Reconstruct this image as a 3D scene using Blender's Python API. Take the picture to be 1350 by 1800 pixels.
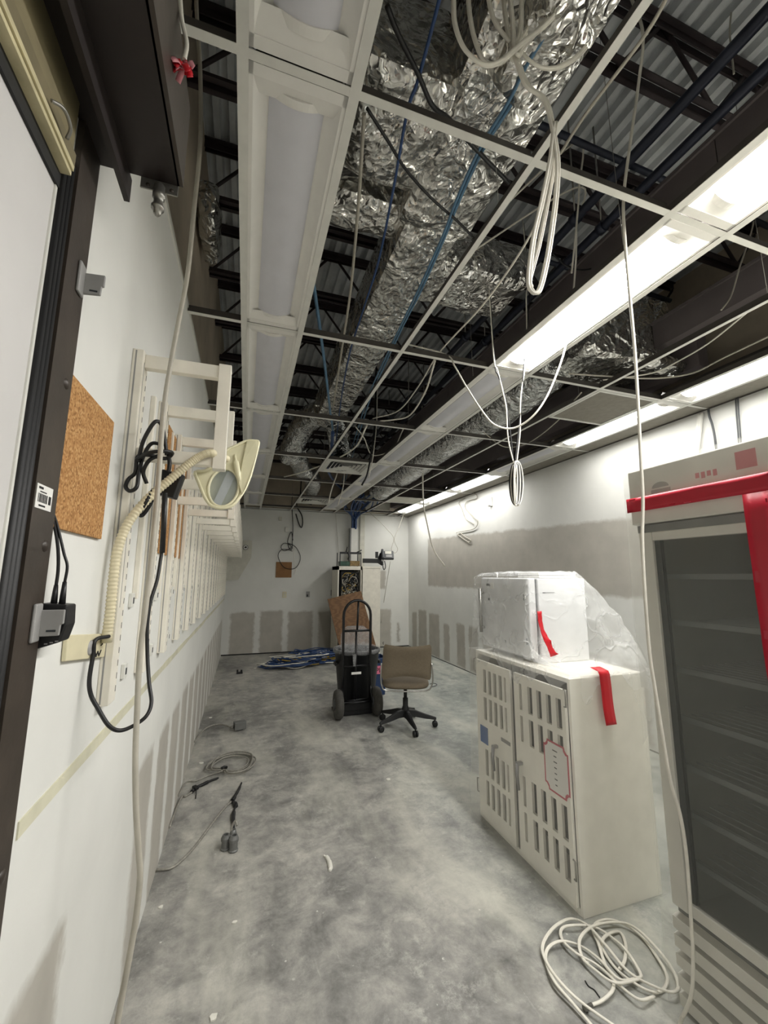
import bpy, math, random
from mathutils import Vector, Matrix, noise

# ------------------------------------------------------------------ scene, camera, world, exposure
sc = bpy.context.scene
for o in list(bpy.data.objects):
    bpy.data.objects.remove(o)
col = sc.collection
sc.view_settings.view_transform = 'Standard'
sc.view_settings.look = 'None'
sc.view_settings.gamma = 1.0
sc.view_settings.use_curve_mapping = False

FPX, CAMH = 722.95, 1.5093
YAW, PITCH, ROLL = math.radians(18.4242), math.radians(8.8628), math.radians(0.2619)
_fw = Vector((math.sin(YAW)*math.cos(PITCH), math.cos(YAW)*math.cos(PITCH), math.sin(PITCH)))
_ri = Vector((math.cos(YAW), -math.sin(YAW), 0))
_up = _ri.cross(_fw)
R_ = math.cos(ROLL)*_ri + math.sin(ROLL)*_up
U_ = -math.sin(ROLL)*_ri + math.cos(ROLL)*_up
cam_d = bpy.data.cameras.new('camera')
cam = bpy.data.objects.new('camera', cam_d)
col.objects.link(cam)
cam_d.sensor_fit = 'HORIZONTAL'
cam_d.sensor_width = 36.0
cam_d.lens = 36.0*FPX/1350.0
cam_d.clip_start = 0.02
cam.matrix_world = Matrix(((R_.x, U_.x, -_fw.x, 0), (R_.y, U_.y, -_fw.y, 0), (R_.z, U_.z, -_fw.z, CAMH), (0, 0, 0, 1)))
sc.camera = cam
world = bpy.data.worlds.new('world')
sc.world = world
world.use_nodes = True
world.node_tree.nodes['Background'].inputs[0].default_value = (0.6, 0.65, 0.7, 1)
world.node_tree.nodes['Background'].inputs[1].default_value = 0.02

LAMP_MID, LAMP_RIGHT = 25.0, 9.0     # emission of the lit diffusers in the two rows
sc.view_settings.exposure = 1.5

def P(u, v, x=None, y=None, z=None):
    """a point of the room seen at photo pixel u, v, on the plane x, y or z = const"""
    d = R_*((u-675)/FPX) + U_*(-(v-900)/FPX) + _fw
    if z is not None: t = (z-CAMH)/d.z
    elif x is not None: t = x/d.x
    else: t = y/d.y
    return Vector((0, 0, CAMH)) + d*t

# ------------------------------------------------------------------ mesh helpers
class MB:
    def __init__(s):
        s.v, s.f, s.sm = [], [], []
    def add(s, vs, fs, smooth=False):
        b = len(s.v)
        s.v += [Vector(p) for p in vs]
        for f in fs:
            s.f.append([b+i for i in f]); s.sm.append(smooth)
        return s
    def box(s, x0, x1, y0, y1, z0, z1):
        vs = [(x0,y0,z0),(x1,y0,z0),(x1,y1,z0),(x0,y1,z0),(x0,y0,z1),(x1,y0,z1),(x1,y1,z1),(x0,y1,z1)]
        return s.add(vs, [(0,3,2,1),(4,5,6,7),(0,1,5,4),(1,2,6,5),(2,3,7,6),(3,0,4,7)])
    def obox(s, c, size, mat=None, ch=0.0):
        """oriented box, optionally chamfered along its local z edges"""
        hx, hy, hz = size[0]/2, size[1]/2, size[2]/2
        m = mat or Matrix.Identity(3)
        if ch > 0:
            pr = [(-hx+ch,-hy),(hx-ch,-hy),(hx,-hy+ch),(hx,hy-ch),(hx-ch,hy),(-hx+ch,hy),(-hx,hy-ch),(-hx,-hy+ch)]
        else:
            pr = [(-hx,-hy),(hx,-hy),(hx,hy),(-hx,hy)]
        n = len(pr)
        vs = [Vector(c)+m@Vector((a,b,-hz)) for a,b in pr]+[Vector(c)+m@Vector((a,b,hz)) for a,b in pr]
        fs = [tuple(range(n-1,-1,-1)), tuple(range(n,2*n))]+[(i,(i+1)%n,n+(i+1)%n,n+i) for i in range(n)]
        return s.add(vs, fs)
    def prism(s, poly, axis, a, b):
        """extrude a 2D polygon along an axis: for 'x' poly=(y,z), 'y' poly=(x,z), 'z' poly=(x,y)"""
        def p3(q, t):
            return {'x': (t,q[0],q[1]), 'y': (q[0],t,q[1]), 'z': (q[0],q[1],t)}[axis]
        n = len(poly)
        vs = [p3(q,a) for q in poly]+[p3(q,b) for q in poly]
        fs = [tuple(range(n)), tuple(range(2*n-1,n-1,-1))]+[(i,n+i,n+(i+1)%n,(i+1)%n) for i in range(n)]
        return s.add(vs, fs)
    def tube(s, pts, r, n=8, closed=False, cap=True):
        pts = [Vector(p) for p in pts]
        m = len(pts)
        rs = r if isinstance(r, (list, tuple)) else [r]*m
        tang = []
        for i in range(m):
            a = pts[(i-1) % m] if (closed or i > 0) else pts[i]
            b = pts[(i+1) % m] if (closed or i < m-1) else pts[i]
            t = b-a
            tang.append(t.normalized() if t.length > 1e-9 else Vector((0,0,1)))
        ref = Vector((0,0,1)) if abs(tang[0].z) < .9 else Vector((1,0,0))
        nrm = (ref-tang[0]*ref.dot(tang[0])).normalized()
        vs, fs = [], []
        for i in range(m):
            t = tang[i]
            nrm = nrm-t*nrm.dot(t)
            if nrm.length < 1e-6:
                nrm = Vector((1,0,0)).cross(t)
            nrm.normalize()
            bi = t.cross(nrm)
            for k in range(n):
                a = 2*math.pi*k/n
                vs.append(pts[i]+(nrm*math.cos(a)+bi*math.sin(a))*rs[i])
        for i in range(m if closed else m-1):
            j = (i+1) % m
            for k in range(n):
                fs.append((i*n+k, i*n+(k+1) % n, j*n+(k+1) % n, j*n+k))
        b0 = len(s.v)
        s.add(vs, fs, True)
        if cap and not closed:
            s.f.append([b0+k for k in range(n-1,-1,-1)]); s.sm.append(False)
            s.f.append([b0+(m-1)*n+k for k in range(n)]); s.sm.append(False)
        return s
    def lathe(s, prof, c, n=24, axis=(0,0,1), closed=True, smooth=True):
        ax = Vector(axis).normalized()
        u = (Vector((1,0,0)) if abs(ax.x) < .9 else Vector((0,1,0)))
        u = (u-ax*u.dot(ax)).normalized(); w = ax.cross(u)
        vs, fs = [], []
        for (r, h) in prof:
            for k in range(n):
                a = 2*math.pi*k/n
                vs.append(Vector(c)+ax*h+(u*math.cos(a)+w*math.sin(a))*r)
        for i in range(len(prof)-1):
            for k in range(n):
                fs.append((i*n+k, i*n+(k+1) % n, (i+1)*n+(k+1) % n, (i+1)*n+k))
        b0 = len(s.v)
        s.add(vs, fs, smooth)
        if closed:
            s.f.append([b0+k for k in range(n-1,-1,-1)]); s.sm.append(False)
            L = len(prof)-1
            s.f.append([b0+L*n+k for k in range(n)]); s.sm.append(False)
        return s
    def sheet(s, fn, nu, nv, smooth=True, thick=0.0, tdir=None):
        """fn(a,b) a,b in 0..1 -> point; optional thickness along tdir"""
        vs = [Vector(fn(i/nu, j/nv)) for j in range(nv+1) for i in range(nu+1)]
        q = lambda i, j: j*(nu+1)+i
        fs = [(q(i,j), q(i+1,j), q(i+1,j+1), q(i,j+1)) for j in range(nv) for i in range(nu)]
        if thick:
            N = len(vs); t = Vector(tdir)*thick
            vs2 = vs+[p+t for p in vs]
            fs2 = fs+[tuple(N+k for k in reversed(f)) for f in fs]
            for i in range(nu):
                fs2.append((q(i+1,0), q(i,0), N+q(i,0), N+q(i+1,0)))
                fs2.append((q(i,nv), q(i+1,nv), N+q(i+1,nv), N+q(i,nv)))
            for j in range(nv):
                fs2.append((q(0,j), q(0,j+1), N+q(0,j+1), N+q(0,j)))
                fs2.append((q(nu,j+1), q(nu,j), N+q(nu,j), N+q(nu,j+1)))
            return s.add(vs2, fs2, smooth)
        return s.add(vs, fs, smooth)
    def build(s, name, mat, parent=None, bevel=0.0, loc=None):
        if parent is not None:
            root = parent
            org = Vector(root.get('_org', (0,0,0)))
        else:
            if loc is None:
                xs = [p.x for p in s.v]; ys = [p.y for p in s.v]; zs = [p.z for p in s.v]
                loc = ((min(xs)+max(xs))/2, (min(ys)+max(ys))/2, min(zs))
            org = Vector(loc)
        me = bpy.data.meshes.new(name)
        me.from_pydata([p-org for p in s.v], [], s.f)
        me.polygons.foreach_set('use_smooth', s.sm)
        me.update()
        if mat is not None:
            me.materials.append(mat)
        o = bpy.data.objects.new(name, me)
        col.objects.link(o)
        if parent is not None:
            o.parent = parent
            ORG[o.name] = org
        else:
            o.location = org
        o['_org'] = tuple(org)
        if bevel > 0:
            b = o.modifiers.new('bevel', 'BEVEL'); b.width = bevel; b.segments = 2; b.limit_method = 'ANGLE'
            b.angle_limit = math.radians(40)
        return o
ORG = {}

def tag(o, label, cat, group=None, kind=None):
    o['label'] = label
    o['category'] = cat
    if group: o['group'] = group
    if kind: o['kind'] = kind
    return o
def struct(o, label=None):
    o['kind'] = 'structure'
    if label: o['label'] = label
    return o
def thing(name, loc, label, cat, group=None):
    o = bpy.data.objects.new(name, None)
    o.empty_display_size = .05
    col.objects.link(o)
    o.location = loc
    o['_org'] = tuple(loc)
    return tag(o, label, cat, group)
def copy_tree(o, parent=None):
    c = o.copy()
    col.objects.link(c)
    c.parent = parent
    for ch in list(o.children):
        copy_tree(ch, c)
    return c
def spline(pts, n=8, closed=False):
    pts = [Vector(p) for p in pts]
    m = len(pts)
    out = []
    for i in range(m if closed else m-1):
        if closed:
            p0, p1, p2, p3 = pts[(i-1) % m], pts[i], pts[(i+1) % m], pts[(i+2) % m]
        else:
            p0 = pts[i-1] if i > 0 else pts[0]*2-pts[1]
            p1, p2 = pts[i], pts[i+1]
            p3 = pts[i+2] if i+2 < m else pts[-1]*2-pts[-2]
        for k in range(n):
            t = k/n
            out.append(.5*((2*p1)+(p2-p0)*t+(2*p0-5*p1+4*p2-p3)*t*t+(3*p1-p0-3*p2+p3)*t**3))
    if not closed:
        out.append(pts[-1])
    return out
def cable(name, pts, r, mat, label=None, group=None, n=8, sides=6, parent=None, cat='cable'):
    o = MB().tube(spline(pts, n), r, sides).build(name, mat, parent)
    if label: tag(o, label, cat, group)
    return o
def fbm(p, s, oct=3):
    return noise.fractal(Vector(p)*s, 1.0, 2.0, oct)
def rotz(a): return Matrix.Rotation(a, 3, 'Z')
ORD = ['first','second','third','fourth','fifth','sixth','seventh','eighth','ninth','tenth','eleventh','twelfth','thirteenth','fourteenth','fifteenth','sixteenth','seventeenth','eighteenth']

# ------------------------------------------------------------------ materials
MATS = {}
class NT:
    def __init__(s, name):
        s.m = bpy.data.materials.new(name); s.m.use_nodes = True
        s.t = s.m.node_tree; s.b = s.t.nodes['Principled BSDF']; s.out = s.t.nodes['Material Output']
    def n(s, typ, **kw):
        nd = s.t.nodes.new(typ)
        for k, v in kw.items():
            setattr(nd, k, v)
        return nd
    def l(s, a, b): s.t.links.new(a, b)
    def math(s, op, a, b=None, clamp=False):
        nd = s.n('ShaderNodeMath', operation=op, use_clamp=clamp)
        for i, x in enumerate((a, b)):
            if x is None: continue
            if isinstance(x, (int, float)): nd.inputs[i].default_value = x
            else: s.l(x, nd.inputs[i])
        return nd.outputs[0]
    def mix(s, fac, a, b):
        nd = s.n('ShaderNodeMix', data_type='RGBA')
        for i, x in ((0, fac), (6, a), (7, b)):
            if isinstance(x, (int, float)): nd.inputs[i].default_value = x
            elif isinstance(x, tuple): nd.inputs[i].default_value = (*x[:3], 1)
            else: s.l(x, nd.inputs[i])
        return nd.outputs[2]
    def coord(s, kind='Object', scale=None):
        c = s.n('ShaderNodeTexCoord').outputs[kind]
        if scale:
            mp = s.n('ShaderNodeMapping'); mp.inputs['Scale'].default_value = scale
            s.l(c, mp.inputs[0]); c = mp.outputs[0]
        return c
    def noise(s, co, scale, detail=4, rough=.55, dist=0):
        nd = s.n('ShaderNodeTexNoise'); nd.inputs['Scale'].default_value = scale
        nd.inputs['Detail'].default_value = detail; nd.inputs['Roughness'].default_value = rough
        nd.inputs['Distortion'].default_value = dist
        s.l(co, nd.inputs['Vector']); return nd.outputs['Fac']
    def ramp(s, fac, stops):
        nd = s.n('ShaderNodeValToRGB'); cr = nd.color_ramp
        while len(cr.elements) < len(stops): cr.elements.new(.5)
        for e, (p, c) in zip(cr.elements, stops):
            e.position = p; e.color = (c, c, c, 1) if isinstance(c, (int, float)) else (*c[:3], 1)
        s.l(fac, nd.inputs[0]); return nd.outputs[0]
    def bump(s, h, strength=.3, dist=.01):
        nd = s.n('ShaderNodeBump'); nd.inputs['Strength'].default_value = strength; nd.inputs['Distance'].default_value = dist
        s.l(h, nd.inputs['Height']); s.l(nd.outputs[0], s.b.inputs['Normal']); return nd
    def set(s, **kw):
        for k, v in kw.items():
            k = k.replace('_', ' ')
            s.b.inputs[k].default_value = (*v, 1) if isinstance(v, tuple) and len(v) == 3 else v
        return s
def srgb(r, g, b):
    f = lambda c: ((c/255)/12.92 if c/255 <= .04045 else ((c/255+.055)/1.055)**2.4)
    return (f(r), f(g), f(b))
def simple(name, c, rough=.5, metal=0.0, var=.06, bump=0.0, scale=12.0, spec=.5):
    k = NT(name)
    co = k.coord()
    nz = k.noise(co, scale, 5)
    dk = tuple(max(0, x*(1-var*2.2)) for x in c); lt = tuple(min(1, x*(1+var)) for x in c)
    k.l(k.ramp(nz, [(.3, dk), (.7, lt)]), k.b.inputs['Base Color'])
    k.set(Roughness=rough, Metallic=metal)
    k.b.inputs['Specular IOR Level'].default_value = spec
    if bump:
        k.bump(k.noise(co, scale*4, 4), bump, .004)
    MATS[name] = k.m
    return k.m

# painted drywall with bare patches. rects are (a0,a1,z0,z1) in world metres along axis 'x' or 'y'
def wall_material(name, axis, rects, white, grey, soft=.022, slope=None, extra=None):
    k = NT(name)
    geo = k.n('ShaderNodeNewGeometry')
    sp = k.n('ShaderNodeSeparateXYZ'); k.l(geo.outputs['Position'], sp.inputs[0])
    pos = geo.outputs['Position']
    n1 = k.noise(pos, 9, 5, .6); n2 = k.noise(pos, 31, 3, .6)
    wob = k.math('MULTIPLY', k.math('SUBTRACT', k.math('ADD', n1, k.math('MULTIPLY', n2, .4)), .7), .10)
    a = k.math('ADD', sp.outputs[0 if axis == 'x' else 1], wob)
    n3 = k.noise(pos, 7, 4, .6)
    z = k.math('ADD', sp.outputs[2], k.math('MULTIPLY', k.math('SUBTRACT', n3, .5), .09))
    def edge(v, e, sign):
        d = k.math('SUBTRACT', v, e) if sign > 0 else k.math('SUBTRACT', e, v)
        return k.math('ADD', k.math('DIVIDE', d, soft*2), .5, True)
    tot = None
    for r in rects:
        a0, a1, z0, z1 = r[:4]
        zt = z
        if len(r) > 4:
            zt = k.math('SUBTRACT', z, k.math('MULTIPLY', k.math('SUBTRACT', sp.outputs[1], r[5]), r[4]))
        mk = k.math('MULTIPLY', k.math('MULTIPLY', edge(a, a0, 1), edge(a, a1, -1)), k.math('MULTIPLY', edge(z, z0, 1), edge(zt, z1, -1)))
        tot = mk if tot is None else k.math('MAXIMUM', tot, mk)
    big = k.noise(pos, 1.7, 4, .6)
    wcol = k.ramp(big, [(.25, tuple(c*.88 for c in white)), (.7, white)])
    gcol = k.ramp(k.noise(pos, 4, 5, .6), [(.3, tuple(c*.9 for c in grey)), (.75, tuple(min(1, c*1.08) for c in grey))])
    cm = k.mix(tot, wcol, gcol)
    # dents and scuffs with their own shape
    vor = k.n('ShaderNodeTexVoronoi'); vor.inputs['Scale'].default_value = 3.1; k.l(pos, vor.inputs['Vector'])
    spot = k.ramp(vor.outputs['Distance'], [(.012, 1.0), (.024, 0.0)])
    cm = k.mix(k.math('MULTIPLY', spot, .6), cm, (.16, .12, .09))
    k.l(cm, k.b.inputs['Base Color'])
    k.set(Roughness=.72)
    k.b.inputs['Specular IOR Level'].default_value = .25
    k.bump(k.math('ADD', k.math('MULTIPLY', k.noise(pos, 90, 3), .25), k.math('MULTIPLY', tot, -1.0)), .25, .003)
    MATS[name] = k.m
    return k.m
WHITE = srgb(226, 226, 221)
GREY = srgb(182, 178, 169)
m_white_metal = simple('white_enamel', srgb(222, 221, 214), .38, 0, .03)
m_tee = simple('tee_white_enamel', srgb(214, 213, 206), .42, 0, .04)
m_galv = simple('galvanised_web', srgb(84, 80, 76), .5, .35, .1)
m_cream = simple('cream_enamel', srgb(238, 233, 220), .42, 0, .04)
m_cream_y = simple('aged_cream_plastic', srgb(230, 225, 192), .38, 0, .05, scale=6)
m_black = simple('black_plastic', srgb(22, 22, 24), .42, 0, .1)
m_blackcab = simple('black_cable_jacket', srgb(17, 17, 19), .45, 0, .1)
m_rubber = simple('black_rubber', srgb(14, 14, 16), .55, 0, .15)
m_brown = simple('dark_bronze_paint', srgb(62, 54, 47), .45, .1, .12, .1)
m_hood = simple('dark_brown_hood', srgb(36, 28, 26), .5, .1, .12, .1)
m_greyplastic = simple('grey_plastic', srgb(150, 149, 147), .5, 0, .05)
m_darkgrey = simple('dark_grey_plastic', srgb(72, 74, 76), .5, 0, .08)
m_steel = simple('zinc_steel', srgb(150, 148, 142), .35, .8, .1)
m_wcable = simple('white_cable_jacket', srgb(224, 220, 208), .45, 0, .05, scale=20)
m_gcable = simple('grey_cable_jacket', srgb(178, 173, 160), .5, 0, .06, scale=20)
m_mc = simple('armoured_cable', srgb(158, 155, 146), .45, .3, .12, .4, 60)
m_bcable = simple('blue_cable_jacket', srgb(44, 72, 118), .45, 0, .1)
m_ltblue = simple('light_blue_cable_jacket', srgb(88, 124, 152), .45, 0, .1)
m_yellow = simple('yellow_wire', srgb(180, 150, 60), .5, 0, .1)
m_red = simple('red_tape', srgb(206, 22, 38), .38, 0, .05, .15, 10)
m_darkred = simple('crimson_tape', srgb(180, 20, 44), .4, 0, .05, .1, 8)
m_joist = simple('joist_primer', srgb(52, 42, 44), .6, .1, .15, .1)
m_pipe = simple('black_pipe', srgb(44, 48, 62), .45, .3, .12)
m_bulk = simple('bulkhead_board', srgb(100, 92, 92), .8, 0, .1, .15, 3)
m_tile = simple('ceiling_panel_grey', srgb(136, 131, 121), .85, 0, .06, .3, 20)  # darker base colour stands in for the panels getting no direct light
m_card = simple('brown_cardboard', srgb(142, 104, 66), .8, 0, .1, .1, 8)
m_truck = simple('black_powder_coat', srgb(16, 16, 18), .35, .1, .1)
m_can = simple('dark_can_plastic', srgb(26, 27, 29), .5, 0, .08, .05)
m_tyre = simple('dusty_tyre', srgb(78, 76, 72), .8, 0, .12, .2, 30)
m_blue = simple('blue_bin_plastic', srgb(34, 58, 98), .5, 0, .06)
m_pink = simple('pink_label', srgb(232, 120, 150), .6, 0, .04)
m_fabric = simple('taupe_upholstery', srgb(110, 99, 82), .85, 0, .06, .35, 60)
m_chrome = simple('brushed_chrome', srgb(190, 188, 184), .25, .9, .05)
m_caster = simple('caster_black', srgb(20, 21, 23), .5, 0, .1)
m_paper = simple('white_paper', srgb(232, 231, 226), .7, 0, .02)
m_ink = simple('black_ink', srgb(20, 20, 22), .7, 0, .02)
m_redink = simple('red_ink', srgb(190, 60, 80), .7, 0, .05)
m_cage = simple('cage_white_enamel', srgb(246, 243, 233), .4, 0, .03)
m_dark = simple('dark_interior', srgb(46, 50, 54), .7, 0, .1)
m_fridgewhite = simple('fridge_white', srgb(214, 212, 202), .4, 0, .03)
m_fridgedark = simple('fridge_dark_liner', srgb(34, 40, 42), .5, 0, .1)
m_shelf = simple('shelf_wire', srgb(196, 200, 196), .4, 0, .03)
m_plate = simple('ivory_plate', srgb(216, 208, 176), .45, 0, .05)
m_beige = simple('beige_board', srgb(208, 206, 194), .7, 0, .05)
m_pcb = simple('green_circuit_board', srgb(58, 92, 76), .5, .1, .25, .2, 25)
m_board2 = simple('wiring_block_ochre', srgb(150, 124, 78), .6, 0, .3, .3, 40)
m_dust = simple('plaster_crumb', srgb(224, 222, 212), .9, 0, .05)
m_greybox = simple('grey_steel_box', srgb(120, 121, 119), .5, .4, .1)
m_bluebox = simple('blue_card', srgb(70, 104, 160), .6, 0, .06)
m_pinkr = simple('pink_ribbon', srgb(226, 150, 158), .45, 0, .1)
m_lens_lamp = None

def mat_glass(name, colr, fac, rough=.08):
    k = NT(name)
    k.set(Base_Color=colr, Roughness=rough)
    tr = k.n('ShaderNodeBsdfTransparent')
    mx = k.n('ShaderNodeMixShader'); mx.inputs[0].default_value = fac
    k.l(tr.outputs[0], mx.inputs[1]); k.l(k.b.outputs[0], mx.inputs[2]); k.l(mx.outputs[0], k.out.inputs[0])
    return k.m
m_fglass = mat_glass('smoked_door_glass', srgb(48, 56, 56), .32, .15)

def mat_film(name, base, lo, hi, rough, bstr, scale, spec=.5, cr=.25):
    """thin plastic sheeting: partly see-through, wrinkled"""
    k = NT(name)
    co = k.coord('Object')
    n1 = k.noise(co, scale, 5, .6, 1.5)
    n2 = k.noise(co, scale*.35, 3, .5, .6)
    k.set(Base_Color=base, Roughness=rough)
    k.b.inputs['Specular IOR Level'].default_value = spec
    wv = k.n('ShaderNodeTexVoronoi', feature='DISTANCE_TO_EDGE'); wv.inputs['Scale'].default_value = scale*.8
    wco = k.n('ShaderNodeMix', data_type='VECTOR'); wco.inputs[0].default_value = .35
    nz = k.n('ShaderNodeTexNoise'); nz.inputs['Scale'].default_value = scale*.7; k.l(co, nz.inputs['Vector'])
    k.l(co, wco.inputs[4]); k.l(nz.outputs['Color'], wco.inputs[5]); k.l(wco.outputs[1], wv.inputs['Vector'])
    crease = k.ramp(wv.outputs['Distance'], [(0.0, 1.0), (.05, 0.0)])
    h = k.math('ADD', k.math('MULTIPLY', n1, .6), k.math('ADD', k.math('MULTIPLY', n2, .8), k.math('MULTIPLY', crease, cr)))
    k.bump(h, bstr, .03)
    tr = k.n('ShaderNodeBsdfTransparent')
    fac = k.n('ShaderNodeMapRange'); fac.inputs[1].default_value = .35; fac.inputs[2].default_value = .7
    fac.inputs[3].default_value = lo; fac.inputs[4].default_value = hi
    k.l(k.math('ADD', k.math('MULTIPLY', n2, .8), k.math('MULTIPLY', crease, cr*.5)), fac.inputs[0])
    tl = k.n('ShaderNodeBsdfTranslucent'); tl.inputs[0].default_value = (*base, 1)
    m2 = k.n('ShaderNodeMixShader'); m2.inputs[0].default_value = .35
    k.l(k.b.outputs[0], m2.inputs[1]); k.l(tl.outputs[0], m2.inputs[2])
    mx = k.n('ShaderNodeMixShader')
    k.l(fac.outputs[0], mx.inputs[0]); k.l(tr.outputs[0], mx.inputs[1]); k.l(m2.outputs[0], mx.inputs[2])
    k.l(mx.outputs[0], k.out.inputs[0])
    return k.m
m_film_clear = mat_film('clear_wrinkled_film', (.93, .94, .94), .18, .58, .12, 1.0, 6.0, 1.0)
m_film_cage = mat_film('cage_wrap_film', (.92, .91, .86), .20, .44, .35, .3, 2.0, .4, .02)
m_film_fridge = mat_film('fridge_wrap_film', (.72, .72, .66), .15, .28, .45, .35, 1.8, .3, .03)
m_film_bag = mat_film('bin_liner_film', (.84, .85, .86), .2, .5, .25, .8, 14.0)

# crinkled aluminium foil facing of the insulated ducts
def mat_foil(name, rough, scale, bstr, tint=(.80, .79, .75)):
    k = NT(name)
    co = k.coord('Object')
    nz = k.n('ShaderNodeTexNoise'); nz.inputs['Scale'].default_value = scale*.5; nz.inputs['Detail'].default_value = 3
    k.l(co, nz.inputs['Vector'])
    add = k.n('ShaderNodeVectorMath', operation='ADD'); sc_ = k.n('ShaderNodeVectorMath', operation='SCALE'); sc_.inputs[3].default_value = .22
    k.l(nz.outputs['Color'], sc_.inputs[0]); k.l(co, add.inputs[0]); k.l(sc_.outputs[0], add.inputs[1])
    v = k.n('ShaderNodeTexVoronoi', feature='F1'); v.inputs['Scale'].default_value = scale; k.l(add.outputs[0], v.inputs['Vector'])
    v2 = k.n('ShaderNodeTexVoronoi', feature='F1'); v2.inputs['Scale'].default_value = scale*2.7; k.l(add.outputs[0], v2.inputs['Vector'])
    n3 = k.noise(co, scale*1.1, 2, .5, 1.0)
    h = k.math('ADD', k.math('ADD', v.outputs['Distance'], k.math('MULTIPLY', v2.outputs['Distance'], .4)), k.math('MULTIPLY', n3, .5))
    k.bump(h, bstr, .035)
    k.l(k.ramp(n3, [(.3, tuple(c*.82 for c in tint)), (.7, tint)]), k.b.inputs['Base Color'])
    k.set(Roughness=rough, Metallic=.92)
    return k.m
m_foil = mat_foil('duct_foil', .17, 8.5, .9, (.74, .73, .69))
m_foil2 = mat_foil('flex_duct_foil', .2, 12.0, .7, (.72, .73, .72))

# corrugated deck
m_deck = simple('galvanised_deck', srgb(214, 217, 219), .5, .2, .12, .05, 5)

# light fixture diffusers
def mat_emit(name, colr, st):
    k = NT(name)
    k.set(Base_Color=(.85, .85, .85), Roughness=.5)
    k.b.inputs['Emission Color'].default_value = (*colr, 1)
    k.b.inputs['Emission Strength'].default_value = st
    return k.m
m_lit_mid = mat_emit('lit_diffuser_middle_row', (1.0, .985, .95), LAMP_MID)
m_lit_right = mat_emit('lit_diffuser_right_row', (1.0, .985, .95), LAMP_RIGHT)
m_unlit = simple('unlit_diffuser', srgb(206, 206, 212), .5, 0, .02)
m_pan = simple('fixture_pan_white', srgb(226, 224, 218), .45, 0, .02)

# cork
def mat_cork():
    k = NT('cork'); co = k.coord('Object')
    v = k.n('ShaderNodeTexVoronoi'); v.inputs['Scale'].default_value = 210; k.l(co, v.inputs['Vector'])
    sx = k.n('ShaderNodeSeparateColor'); k.l(v.outputs['Color'], sx.inputs[0])
    c1 = k.ramp(sx.outputs[0], [(.0, srgb(126, 84, 42)), (.35, srgb(166, 120, 70)), (.7, srgb(182, 136, 84)), (1, srgb(200, 160, 108))])
    c2 = k.mix(k.math('MULTIPLY', k.noise(co, 12, 4), .35), c1, srgb(168, 122, 70))
    k.l(c2, k.b.inputs['Base Color']); k.set(Roughness=.9); k.bump(sx.outputs[0], .3, .002)
    return k.m
m_cork = mat_cork()
# plywood
def mat_ply():
    k = NT('plywood_face'); co = k.coord('Object', (2.2, 2.2, 9.0))
    w = k.n('ShaderNodeTexWave'); w.inputs['Scale'].default_value = 1.1; w.inputs['Distortion'].default_value = 14; w.inputs['Detail'].default_value = 3
    k.l(co, w.inputs['Vector'])
    k.l(k.ramp(w.outputs['Fac'], [(.1, srgb(104, 74, 46)), (.55, srgb(114, 82, 52)), (.95, srgb(124, 91, 59))]), k.b.inputs['Base Color'])
    k.set(Roughness=.7)
    return k.m
m_ply = mat_ply()
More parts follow.
